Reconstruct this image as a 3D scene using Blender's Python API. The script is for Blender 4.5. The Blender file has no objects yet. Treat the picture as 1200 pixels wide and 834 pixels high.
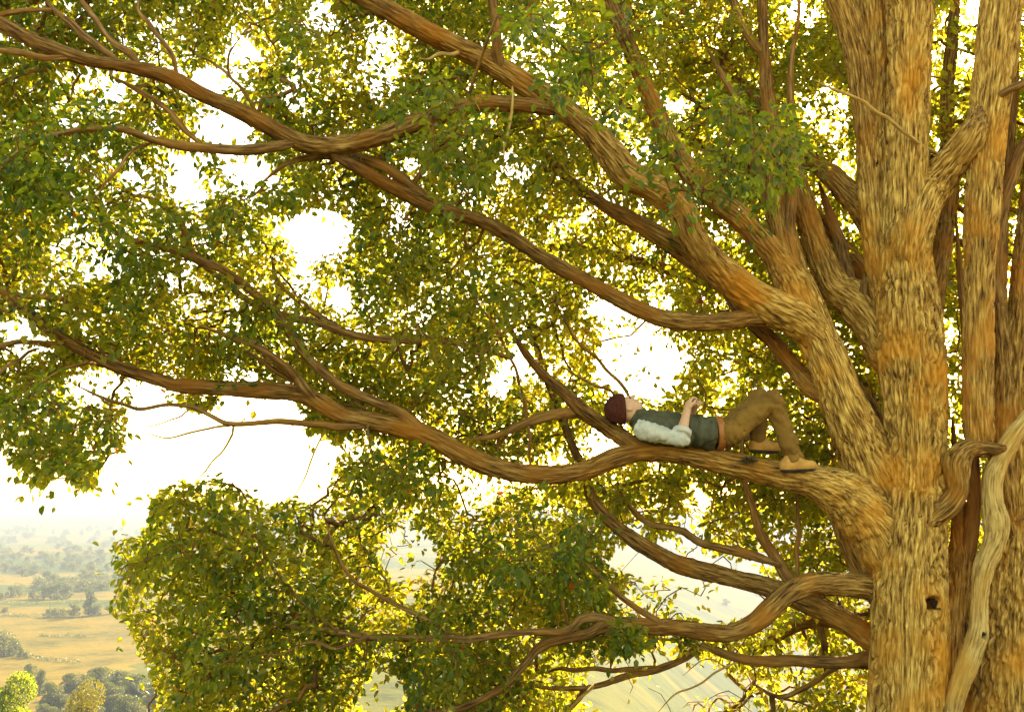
import bpy, math, random
import numpy as np
from mathutils import Vector

random.seed(7)
RNG = np.random.default_rng(11)
scene = bpy.context.scene
COL = scene.collection

# ------------------------------------------------------------------ camera
W, H, F = 1200.0, 834.0, 1287.0            # photograph size and focal length in pixels
HORIZON = 600.0
PITCH = math.atan((HORIZON - H / 2) / F)
CAM = np.array([0.0, 0.0, 1.65])
cam_d = bpy.data.cameras.new('camera')
cam_d.sensor_fit = 'HORIZONTAL'
cam_d.sensor_width = 36.0
cam_d.lens = 36.0 * F / W
cam_d.clip_start, cam_d.clip_end = 0.05, 40000.0
cam = bpy.data.objects.new('camera', cam_d)
cam.location = CAM
cam.rotation_euler = (math.pi / 2 + PITCH, 0, 0)
COL.objects.link(cam)
scene.camera = cam

# ------------------------------------------------------------------ sky, sun, exposure
SUN_AZ, SUN_EL = math.radians(27), math.radians(30)      # to the right of the view axis, beyond the tree
world = bpy.data.worlds.new('World')
scene.world = world
world.use_nodes = True
wn, wl = world.node_tree.nodes, world.node_tree.links
wn.clear()
sky = wn.new('ShaderNodeTexSky')
sky.sky_type = 'NISHITA'
sky.sun_disc = False
sky.sun_elevation = SUN_EL
sky.sun_rotation = SUN_AZ
sky.air_density, sky.dust_density, sky.ozone_density = 1.0, 1.5, 0.6
warm = wn.new('ShaderNodeMix')
warm.data_type, warm.blend_type = 'RGBA', 'MULTIPLY'
warm.inputs['Factor'].default_value = 1.0
warm.inputs['B'].default_value = (1.0, 0.81, 0.47, 1)    # the warm white balance of the photograph
bg = wn.new('ShaderNodeBackground')
bg.inputs['Strength'].default_value = 0.15
wo = wn.new('ShaderNodeOutputWorld')
wl.new(sky.outputs[0], warm.inputs['A'])
wl.new(warm.outputs['Result'], bg.inputs['Color'])
wl.new(bg.outputs[0], wo.inputs['Surface'])

sun_d = bpy.data.lights.new('sun', 'SUN')
sun_d.energy = 5.0
sun_d.angle = math.radians(0.6)
sun_d.color = (1.0, 0.79, 0.45)
sun = bpy.data.objects.new('sun', sun_d)
to_sun = Vector((math.sin(SUN_AZ) * math.cos(SUN_EL), math.cos(SUN_AZ) * math.cos(SUN_EL), math.sin(SUN_EL)))
sun.rotation_euler = to_sun.to_track_quat('Z', 'Y').to_euler()
sun.location = (30, 20, 30)
COL.objects.link(sun)

vs = scene.view_settings
vs.view_transform, vs.look, vs.gamma = 'Standard', 'None', 1.0
vs.use_curve_mapping = False
vs.exposure = 2.65
scene.cycles.use_denoising = True
scene.cycles.max_bounces = 10
scene.cycles.diffuse_bounces = 5
scene.cycles.transmission_bounces = 6
scene.cycles.volume_bounces = 1
scene.cycles.caustics_reflective = scene.cycles.caustics_refractive = False


# ------------------------------------------------------------------ helpers
def at(px, py, Y):
    """point on the vertical plane y = Y that shows at photo pixel (px, py)"""
    xc, yc = (px - W / 2) / F, (H / 2 - py) / F
    d = np.array([xc, math.cos(PITCH) - yc * math.sin(PITCH), math.sin(PITCH) + yc * math.cos(PITCH)])
    return CAM + d * (Y / d[1])


def proj(P):
    """photo pixels of points (N,3)"""
    d = P - CAM
    c, s = math.cos(PITCH), math.sin(PITCH)
    f = d[:, 1] * c + d[:, 2] * s
    u = -d[:, 1] * s + d[:, 2] * c
    f = np.maximum(f, 1e-3)
    return W / 2 + F * d[:, 0] / f, H / 2 - F * u / f


def on_ground(px, py, z):
    xc, yc = (px - W / 2) / F, (H / 2 - py) / F
    d = np.array([xc, math.cos(PITCH) - yc * math.sin(PITCH), math.sin(PITCH) + yc * math.cos(PITCH)])
    return CAM + d * ((z - CAM[2]) / d[2])


def tag(o, label=None, cat=None, group=None, kind=None):
    if label: o['label'] = label
    if cat: o['category'] = cat
    if group: o['group'] = group
    if kind: o['kind'] = kind
    return o


def empty(name, loc):
    o = bpy.data.objects.new(name, None)
    o.empty_display_size = 0.2
    o.location = tuple(loc)
    COL.objects.link(o)
    return o


def add(name, mesh, mat=None, parent=None):
    o = bpy.data.objects.new(name, mesh)
    COL.objects.link(o)
    if mat is not None and not mesh.materials:
        mesh.materials.append(mat)
    if parent is not None:
        o.parent = parent
        base = np.array(parent.location) if parent.parent is None else np.array(parent.location) + np.array(parent.parent.location)
        o.location = (0, 0, 0) if mesh.get('local') else tuple(-base)
    return o


def mesh_np(name, V, faces, smooth=True):
    """faces: (N,3) or (N,4) array, or list of such arrays"""
    if not isinstance(faces, list):
        faces = [faces]
    m = bpy.data.meshes.new(name)
    m.vertices.add(len(V))
    m.vertices.foreach_set('co', np.ascontiguousarray(V, dtype=np.float32).ravel())
    nl = sum(f.size for f in faces)
    m.loops.add(nl)
    m.loops.foreach_set('vertex_index', np.concatenate([f.ravel() for f in faces]).astype(np.int32))
    sizes = np.concatenate([np.full(len(f), f.shape[1]) for f in faces]).astype(np.int32)
    starts = np.concatenate([[0], np.cumsum(sizes)[:-1]]).astype(np.int32)
    m.polygons.add(len(sizes))
    m.polygons.foreach_set('loop_start', starts)
    m.polygons.foreach_set('loop_total', sizes)
    m.polygons.foreach_set('use_smooth', np.full(len(sizes), smooth))
    m.update(calc_edges=True)
    return m


def unit(v):
    return v / (np.linalg.norm(v, axis=-1, keepdims=True) + 1e-6)


def hash3(i, j, k, s):
    h = (i.astype(np.int64) * 73856093) ^ (j.astype(np.int64) * 19349663) ^ (k.astype(np.int64) * 83492791) ^ (s * 2654435761)
    h = (h ^ (h >> 13)) * 1274126177
    h = h ^ (h >> 16)
    return (h & 0xFFFFFF) / float(0x1000000)


def vnoise(P, seed=0):
    """value noise 0..1 at (N,3)"""
    i = np.floor(P).astype(np.int64)
    f = P - i
    f = f * f * (3 - 2 * f)
    r = 0
    for dx in (0, 1):
        for dy in (0, 1):
            for dz in (0, 1):
                w = (f[:, 0] if dx else 1 - f[:, 0]) * (f[:, 1] if dy else 1 - f[:, 1]) * (f[:, 2] if dz else 1 - f[:, 2])
                r = r + w * hash3(i[:, 0] + dx, i[:, 1] + dy, i[:, 2] + dz, seed)
    return r


def voro(P, seed=0):
    """F2 - F1 of a cell pattern"""
    i = np.floor(P).astype(np.int64)
    f1 = np.full(len(P), 9.0)
    f2 = np.full(len(P), 9.0)
    for dx in (-1, 0, 1):
        for dy in (-1, 0, 1):
            for dz in (-1, 0, 1):
                a, b, c = i[:, 0] + dx, i[:, 1] + dy, i[:, 2] + dz
                q = np.stack([a + hash3(a, b, c, seed), b + hash3(a, b, c, seed + 1), c + hash3(a, b, c, seed + 2)], 1)
                d = np.sqrt(((q - P) ** 2).sum(1))
                n = d < f1
                f2 = np.where(n, f1, np.minimum(f2, d))
                f1 = np.where(n, d, f1)
    return f2 - f1


def sstep(a, b, x):
    t = np.clip((x - a) / (b - a), 0, 1)
    return t * t * (3 - 2 * t)


# ------------------------------------------------------------------ materials
def new_mat(name):
    m = bpy.data.materials.new(name)
    m.use_nodes = True
    n, l = m.node_tree.nodes, m.node_tree.links
    n.clear()
    out = n.new('ShaderNodeOutputMaterial')
    return m, n, l, out


def ramp(n, stops):
    r = n.new('ShaderNodeValToRGB')
    e = r.color_ramp.elements
    while len(e) < len(stops):
        e.new(0.5)
    for k, (p, c) in enumerate(stops):
        e[k].position = p
        e[k].color = (*c, 1)
    return r


def bark_mat(name, c0, c1, c2, patch, patch_amt):
    m, n, l, out = new_mat(name)
    p = n.new('ShaderNodeBsdfPrincipled')
    at_ = n.new('ShaderNodeAttribute'); at_.attribute_name = 'bark'
    mp = n.new('ShaderNodeMapping'); mp.inputs['Scale'].default_value = (66, 66, 5.5)
    l.new(at_.outputs['Vector'], mp.inputs[0])
    nz = n.new('ShaderNodeTexNoise'); nz.inputs['Scale'].default_value = 1.0; nz.inputs['Detail'].default_value = 6; nz.inputs['Roughness'].default_value = 0.65
    l.new(mp.outputs[0], nz.inputs['Vector'])
    r = ramp(n, [(0.36, c0), (0.5, c1), (0.67, c2)])
    l.new(nz.outputs['Fac'], r.inputs[0])
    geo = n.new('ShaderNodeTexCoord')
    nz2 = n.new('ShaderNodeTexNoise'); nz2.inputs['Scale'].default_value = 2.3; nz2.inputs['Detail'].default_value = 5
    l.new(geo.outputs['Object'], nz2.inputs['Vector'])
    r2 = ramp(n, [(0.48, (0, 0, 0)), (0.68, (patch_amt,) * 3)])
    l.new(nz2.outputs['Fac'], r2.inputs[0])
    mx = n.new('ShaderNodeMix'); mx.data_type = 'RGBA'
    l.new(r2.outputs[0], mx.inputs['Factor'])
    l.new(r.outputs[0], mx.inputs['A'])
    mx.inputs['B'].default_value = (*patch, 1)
    if name == 'bark':                                  # thinner wood darkened: canopy shade put into the bark colour
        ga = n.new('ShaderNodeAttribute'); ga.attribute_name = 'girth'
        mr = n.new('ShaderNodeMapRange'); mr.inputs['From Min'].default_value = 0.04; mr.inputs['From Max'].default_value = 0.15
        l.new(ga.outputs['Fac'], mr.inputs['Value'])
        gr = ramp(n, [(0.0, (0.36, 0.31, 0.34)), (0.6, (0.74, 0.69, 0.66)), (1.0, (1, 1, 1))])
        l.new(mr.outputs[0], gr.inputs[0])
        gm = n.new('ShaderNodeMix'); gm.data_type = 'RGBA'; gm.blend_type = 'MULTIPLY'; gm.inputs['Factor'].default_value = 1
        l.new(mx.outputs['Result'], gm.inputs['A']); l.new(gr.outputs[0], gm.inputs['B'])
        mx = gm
    l.new(mx.outputs['Result'], p.inputs['Base Color'])
    p.inputs['Roughness'].default_value = 0.85
    p.inputs['Specular IOR Level'].default_value = 0.25
    mp2 = n.new('ShaderNodeMapping'); mp2.inputs['Scale'].default_value = (85, 85, 9)
    l.new(at_.outputs['Vector'], mp2.inputs[0])
    nz3 = n.new('ShaderNodeTexNoise'); nz3.inputs['Scale'].default_value = 1.0; nz3.inputs['Detail'].default_value = 5
    l.new(mp2.outputs[0], nz3.inputs['Vector'])
    b = n.new('ShaderNodeBump'); b.inputs['Strength'].default_value = 0.8; b.inputs['Distance'].default_value = 0.008
    l.new(nz3.outputs['Fac'], b.inputs['Height'])
    l.new(b.outputs[0], p.inputs['Normal'])
    l.new(p.outputs[0], out.inputs['Surface'])
    return m


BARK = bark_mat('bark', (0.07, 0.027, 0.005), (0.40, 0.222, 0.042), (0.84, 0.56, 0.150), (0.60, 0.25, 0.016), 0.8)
BARK_THIN = bark_mat('shaded_branch_bark', (0.07, 0.030, 0.008), (0.20, 0.102, 0.027), (0.38, 0.225, 0.07), (0.36, 0.155, 0.02), 0.6)  # darker bark for thin limbs, with the crown's shade painted in
DEADWOOD = bark_mat('bare_wood', (0.20, 0.11, 0.03), (0.46, 0.30, 0.09), (0.66, 0.47, 0.17), (0.50, 0.25, 0.03), 0.7)


def leaf_mat(name, cols, trans, mixf=0.5):
    """cols / trans: colour stops over the per-leaf value 'tint' (dark green up to yellow or red)"""
    m, n, l, out = new_mat(name)
    a = n.new('ShaderNodeAttribute'); a.attribute_name = 'tint'
    r = ramp(n, cols); l.new(a.outputs['Fac'], r.inputs[0])
    t = ramp(n, trans); l.new(a.outputs['Fac'], t.inputs[0])
    p = n.new('ShaderNodeBsdfPrincipled')
    p.inputs['Roughness'].default_value = 0.42
    p.inputs['Specular IOR Level'].default_value = 0.45
    l.new(r.outputs[0], p.inputs['Base Color'])
    tr = n.new('ShaderNodeBsdfTranslucent')
    l.new(t.outputs[0], tr.inputs['Color'])
    ms = n.new('ShaderNodeMixShader'); ms.inputs[0].default_value = mixf
    l.new(p.outputs[0], ms.inputs[1]); l.new(tr.outputs[0], ms.inputs[2])
    l.new(ms.outputs[0], out.inputs['Surface'])
    return m


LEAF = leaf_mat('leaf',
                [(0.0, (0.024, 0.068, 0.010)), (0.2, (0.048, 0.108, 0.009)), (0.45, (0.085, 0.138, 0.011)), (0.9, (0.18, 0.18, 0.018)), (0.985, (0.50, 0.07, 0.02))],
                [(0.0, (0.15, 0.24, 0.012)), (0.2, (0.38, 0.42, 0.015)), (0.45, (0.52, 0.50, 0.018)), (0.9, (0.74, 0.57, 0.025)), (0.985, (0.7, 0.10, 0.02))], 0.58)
FARLEAF = leaf_mat('far_leaf',
                   [(0.0, (0.035, 0.055, 0.012)), (0.5, (0.06, 0.085, 0.016)), (1.0, (0.12, 0.125, 0.025))],
                   [(0.0, (0.07, 0.10, 0.01)), (0.5, (0.14, 0.16, 0.015)), (1.0, (0.28, 0.24, 0.02))], 0.35)
YELLOWLEAF = leaf_mat('bush_leaf',
                      [(0.0, (0.06, 0.10, 0.012)), (0.5, (0.14, 0.16, 0.02)), (1.0, (0.20, 0.17, 0.02))],
                      [(0.0, (0.10, 0.15, 0.01)), (0.5, (0.20, 0.20, 0.012)), (1.0, (0.36, 0.27, 0.015))], 0.35)


def plain(name, col, rough=0.8, var=0.25, scale=30, bump=0.0, bscale=120, sss=0.0, spec=0.3):
    m, n, l, out = new_mat(name)
    p = n.new('ShaderNodeBsdfPrincipled')
    tc = n.new('ShaderNodeTexCoord')
    nz = n.new('ShaderNodeTexNoise'); nz.inputs['Scale'].default_value = scale; nz.inputs['Detail'].default_value = 5
    l.new(tc.outputs['Object'], nz.inputs['Vector'])
    lo = tuple(c * (1 - var) for c in col); hi = tuple(min(1, c * (1 + var)) for c in col)
    r = ramp(n, [(0.3, lo), (0.7, hi)])
    l.new(nz.outputs['Fac'], r.inputs[0]); l.new(r.outputs[0], p.inputs['Base Color'])
    p.inputs['Roughness'].default_value = rough
    p.inputs['Specular IOR Level'].default_value = spec
    if sss:
        p.inputs['Subsurface Weight'].default_value = sss
        p.inputs['Subsurface Radius'].default_value = (0.012, 0.005, 0.003)
    if bump:
        nb = n.new('ShaderNodeTexNoise'); nb.inputs['Scale'].default_value = bscale; nb.inputs['Detail'].default_value = 4
        l.new(tc.outputs['Object'], nb.inputs['Vector'])
        b = n.new('ShaderNodeBump'); b.inputs['Distance'].default_value = bump; b.inputs['Strength'].default_value = 0.7
        l.new(nb.outputs['Fac'], b.inputs['Height']); l.new(b.outputs[0], p.inputs['Normal'])
    l.new(p.outputs[0], out.inputs['Surface'])
    return m


SKIN = plain('skin', (0.62, 0.36, 0.22), 0.5, 0.10, 25, 0.001, 200, sss=0.15, spec=0.4)
WOOL = plain('maroon_wool', (0.075, 0.018, 0.010), 0.95, 0.35, 60, 0.006, 260)
VEST = plain('green_padded_cloth', (0.075, 0.074, 0.040), 0.75, 0.22, 9, 0.003, 160)
SHIRT = plain('pale_chambray', (0.50, 0.49, 0.43), 0.9, 0.14, 12, 0.003, 220)
CORD = plain('tan_canvas', (0.20, 0.105, 0.016), 0.88, 0.25, 10, 0.003, 200)
LEATHER = plain('orange_leather', (0.36, 0.135, 0.03), 0.5, 0.2, 30, 0.001, 160)
SUEDE = plain('tan_suede', (0.50, 0.26, 0.06), 0.9, 0.22, 22, 0.002, 200)
RUBBER = plain('dark_rubber', (0.05, 0.038, 0.028), 0.8, 0.2)
DARK = plain('hollow_shade_wood', (0.022, 0.013, 0.007), 0.95, 0.3)  # decayed wood with the hole's shade in its colour
# HAIR = plain('brown_beard', (0.16, 0.075, 0.03), 0.8, 0.3, 90, 0.003, 300)
METAL = plain('dull_brass', (0.5, 0.36, 0.15), 0.35, 0.1)
MOSS = plain('dry_moss', (0.11, 0.085, 0.035), 0.95, 0.45, 40, 0.01, 90)


def ground_mat():
    m, n, l, out = new_mat('pasture')
    p = n.new('ShaderNodeBsdfPrincipled'); p.inputs['Roughness'].default_value = 0.95; p.inputs['Specular IOR Level'].default_value = 0.05
    tc = n.new('ShaderNodeTexCoord')
    mp = n.new('ShaderNodeMapping'); mp.inputs['Scale'].default_value = (0.0022, 0.0050, 0.001); mp.inputs['Rotation'].default_value = (0, 0, 0.12)
    l.new(tc.outputs['Object'], mp.inputs[0])
    wz = n.new('ShaderNodeTexNoise'); wz.inputs['Scale'].default_value = 1.6; wz.inputs['Detail'].default_value = 3
    l.new(mp.outputs[0], wz.inputs['Vector'])
    wm = n.new('ShaderNodeMix'); wm.data_type = 'RGBA'; wm.blend_type = 'LINEAR_LIGHT'; wm.inputs['Factor'].default_value = 0.25
    l.new(mp.outputs[0], wm.inputs['A']); l.new(wz.outputs['Color'], wm.inputs['B'])
    v = n.new('ShaderNodeTexVoronoi'); v.inputs['Scale'].default_value = 1.0
    l.new(wm.outputs['Result'], v.inputs['Vector'])
    r = ramp(n, [(0.05, (0.098, 0.078, 0.006)), (0.3, (0.118, 0.086, 0.006)), (0.45, (0.050, 0.064, 0.008)), (0.68, (0.024, 0.046, 0.008)), (0.95, (0.066, 0.070, 0.010))])
    l.new(v.outputs['Color'], r.inputs[0])
    nz = n.new('ShaderNodeTexNoise'); nz.inputs['Scale'].default_value = 0.035; nz.inputs['Detail'].default_value = 9; nz.inputs['Roughness'].default_value = 0.65
    l.new(tc.outputs['Object'], nz.inputs['Vector'])
    r2 = ramp(n, [(0.34, (0.42, 0.50, 0.45)), (0.48, (0.92, 0.92, 0.92)), (0.64, (1.25, 1.12, 0.9))])
    l.new(nz.outputs['Fac'], r2.inputs[0])
    mu = n.new('ShaderNodeMix'); mu.data_type = 'RGBA'; mu.blend_type = 'MULTIPLY'; mu.inputs['Factor'].default_value = 1
    l.new(r.outputs[0], mu.inputs['A']); l.new(r2.outputs[0], mu.inputs['B'])
    l.new(mu.outputs['Result'], p.inputs['Base Color'])
    nb = n.new('ShaderNodeTexNoise'); nb.inputs['Scale'].default_value = 0.25; nb.inputs['Detail'].default_value = 8
    l.new(tc.outputs['Object'], nb.inputs['Vector'])
    b = n.new('ShaderNodeBump'); b.inputs['Distance'].default_value = 1.2; b.inputs['Strength'].default_value = 0.6
    l.new(nb.outputs['Fac'], b.inputs['Height']); l.new(b.outputs[0], p.inputs['Normal'])
    l.new(p.outputs[0], out.inputs['Surface'])
    return m


# ------------------------------------------------------------------ the ground: a hilltop falling away to a wide valley
def ground_z(x, y):
    x, y = np.asarray(x, float), np.asarray(y, float)
    d = np.maximum(y - 8.2, 0)
    fall = np.where(d < 240, d * 0.235, 56.4 + 10 * (1 - np.exp(-(d - 240) / 60)))
    side = sstep(0.02, 0.3, x / np.maximum(y, 30)) * sstep(60, 900, y)
    z = -fall - 150 * side
    P = np.stack([x / 900, y / 900, np.zeros_like(x)], -1).reshape(-1, 3)
    roll = (vnoise(P, 5) - 0.5).reshape(x.shape) * 14 * sstep(300, 900, y)
    P2 = np.stack([x / 260, y / 260, np.zeros_like(x)], -1).reshape(-1, 3)
    roll2 = (vnoise(P2, 9) - 0.5).reshape(x.shape) * 5 * sstep(200, 500, y)
    P3 = np.stack([x / 3200, y / 2200, np.zeros_like(x)], -1).reshape(-1, 3)
    ridge = vnoise(P3, 21).reshape(x.shape) * 75 * sstep(3500, 8000, np.hypot(x, y))
    return z + roll + roll2 + ridge


th = np.linspace(-math.pi, math.pi, 181)[:-1]
fan = np.radians(np.linspace(-50, 50, 161))
th = np.unique(np.round(np.concatenate([th[np.abs(th) > math.radians(50.5)], fan]), 6))
rr = np.concatenate([[0.6, 2, 4, 6, 7.5], 8.5 * (14000 / 8.5) ** np.linspace(0, 1, 170)])
TH, RR = np.meshgrid(th, rr)
GX, GY = RR * np.sin(TH), RR * np.cos(TH)
GV = np.stack([GX, GY, ground_z(GX, GY)], -1).reshape(-1, 3)
nt = len(th)
i0 = (np.arange(len(rr) - 1)[:, None] * nt + np.arange(nt)[None]).ravel()
j0 = (np.arange(len(rr) - 1)[:, None] * nt + (np.arange(nt)[None] + 1) % nt).ravel()
gf = np.stack([i0, j0, j0 + nt, i0 + nt], 1)
cap = np.stack([np.full(nt, len(GV)), (np.arange(nt) + 1) % nt, np.arange(nt)], 1)
GV = np.vstack([GV, [[0, 0, 0]]])
ground = add('ground', mesh_np('ground', GV, [gf[:, ::-1], cap[:, ::-1]]), ground_mat())
tag(ground, kind='structure')

# ------------------------------------------------------------------ the air
hz, hn, hl, hout = new_mat('haze')
pv = hn.new('ShaderNodeVolumePrincipled')
pv.inputs['Color'].default_value = (0.23, 0.285, 0.42, 1)
pv.inputs['Density'].default_value = 0.00036
pv.inputs['Anisotropy'].default_value = 0.1
hl.new(pv.outputs[0], hout.inputs['Volume'])
zb = float(GV[:, 2].min()) - 1.5
B, T = 15000.0, 13.0
hv = np.array([[sx * B, sy * B, z] for z in (zb, T) for sy in (-1, 1) for sx in (-1, 1)])
hf = np.array([[0, 2, 3, 1], [4, 5, 7, 6], [0, 1, 5, 4], [2, 6, 7, 3], [0, 4, 6, 2], [1, 3, 7, 5]])
haze = add('haze', mesh_np('haze', hv, hf, False), hz)
tag(haze, kind='stuff')

# ------------------------------------------------------------------ the big tree
BASE = at(1075, 834, 8.6); BASE[2] = -0.05
tree = empty('spreading_tree', BASE)
tag(tree, 'huge spreading tree with furrowed tan bark, many stems and low wandering limbs', 'tree')


def spline(P, step):
    """Catmull-Rom through rows of P (x,y,z,r), resampled"""
    P = np.asarray(P, float)
    if len(P) == 2:
        P = np.vstack([P[0], P.mean(0), P[1]])
    Q = np.vstack([2 * P[0] - P[1], P, 2 * P[-1] - P[-2]])
    out = []
    for k in range(1, len(Q) - 2):
        a, b, c, d = Q[k - 1], Q[k], Q[k + 1], Q[k + 2]
        L = np.linalg.norm(c[:3] - b[:3])
        n = max(2, int(math.ceil(L / step)))
        t = np.arange(n)[:, None] / n
        out.append(0.5 * (2 * b + (c - a) * t + (2 * a - 5 * b + 4 * c - d) * t ** 2 + (3 * b - a - 3 * c + d) * t ** 3))
    out.append(Q[-2][None])
    R = np.vstack(out)
    R[:, 3] = np.maximum(R[:, 3], 0.0015)
    return R


def frames(C):
    T = np.gradient(C, axis=0)
    T /= np.linalg.norm(T, axis=1)[:, None] + 1e-9
    u = np.cross(T[0], [0, 1, 0.13]); u /= np.linalg.norm(u) + 1e-9
    U = np.zeros_like(C)
    for k in range(len(C)):
        u = u - T[k] * np.dot(u, T[k]); u /= np.linalg.norm(u) + 1e-9
        U[k] = u
    return T, U, np.cross(T, U)


def tube(S, name, ridge=1.0, seed=0, sides=None, tip=True, knobs=()):
    """S: resampled (n,4). One bark-covered limb with real furrows; knobs: (point, radius, height, hole)"""
    C, R = S[:, :3], S[:, 3]
    rmax = R.max()
    n = sides or int(np.clip(2 * math.pi * np.percentile(R, 75) / 0.0105, 7, 180))
    T, U, Vv = frames(C)
    s = np.concatenate([[0], np.cumsum(np.linalg.norm(np.diff(C, axis=0), axis=1))])
    a = np.arange(n) * 2 * math.pi / n
    dirs = np.cos(a)[None, :, None] * U[:, None] + np.sin(a)[None, :, None] * Vv[:, None]
    bark = np.stack([np.cos(a)[None] * R[:, None], np.sin(a)[None] * R[:, None], np.broadcast_to(s[:, None], (len(s), n))], -1).reshape(-1, 3)
    off = seed * 3.71
    rad = np.broadcast_to(R[:, None], (len(s), n)).reshape(-1).copy()
    Rr = rad.copy()
    lump = (vnoise(bark * [3.2 / 1, 3.2, 1.9] / max(rmax * 4, 0.35) + off, 3) - 0.5)
    rad = rad * (1 + 0.20 * lump)
    lump2 = (vnoise(bark * [14, 14, 6] + off, 4) - 0.5)
    rad = rad + np.minimum(0.014, Rr * 0.16) * lump2
    if rmax > 0.028 and ridge > 0:
        wob = np.stack([vnoise(bark * [6, 6, 5] + off, 7), vnoise(bark * [6, 6, 5] + off + 50, 8), np.zeros(len(bark))], 1) - 0.5
        cw = float(np.clip(rmax * 0.17, 0.014, 0.033))
        q = bark * [1 / cw, 1 / cw, 1 / (cw * 8.0)] + wob * [1.9, 1.9, 0] + off
        v = voro(q, 31)
        fur = sstep(0.02, 0.25, v)
        amp = np.minimum(0.036, 0.15 * Rr) * ridge
        mod = 0.55 + 0.9 * vnoise(bark * [5, 5, 2.2] + off, 12)
        rad = rad + amp * (fur - 0.65) * mod
    V = C.repeat(n, 0) + dirs.reshape(-1, 3) * rad[:, None]
    for (kp, kr, kh, hole) in knobs:
        kx, ky = proj(V); c_ = np.where((kx - kp[0]) ** 2 + (ky - kp[1]) ** 2 < 36)[0]
        if not len(c_): continue
        d = np.linalg.norm(V - V[c_[V[c_, 1].argmin()]], axis=1)
        g = np.exp(-(d / kr) ** 2) * kh
        h = sstep(hole * 1.0, hole * 0.72, d) * (kh + hole * 4.5) if hole else 0
        V = V + dirs.reshape(-1, 3) * g[:, None] - unit(dirs.reshape(-1, 3) * 0.25 + [0, -1.0, 0.1]) * (h * np.ones(len(V)))[:, None]
    m_, k_ = np.meshgrid(np.arange(len(s) - 1), np.arange(n), indexing='ij')
    i = (m_ * n + k_).ravel(); j = (m_ * n + (k_ + 1) % n).ravel()
    q = np.stack([i, j, j + n, i + n], 1)
    V = np.vstack([V, C[-1] + T[-1] * R[-1] * (1.0 if tip else 0.3), C[0]])
    bark = np.vstack([bark, [0, 0, s[-1]], [0, 0, 0]])
    L = (len(s) - 1) * n
    ke = np.arange(n)
    t1 = np.stack([L + ke, L + (ke + 1) % n, np.full(n, len(V) - 2)], 1)
    t0 = np.stack([(ke + 1) % n, ke, np.full(n, len(V) - 1)], 1)
    me = mesh_np(name, V, [q, t1, t0])
    atr = me.attributes.new('bark', 'FLOAT_VECTOR', 'POINT')
    atr.data.foreach_set('vector', (bark + off).astype(np.float32).ravel())
    gi = me.attributes.new('girth', 'FLOAT', 'POINT')
    gi.data.foreach_set('value', np.concatenate([Rr, [R[-1], R[0]]]).astype(np.float32))
    return me


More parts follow.
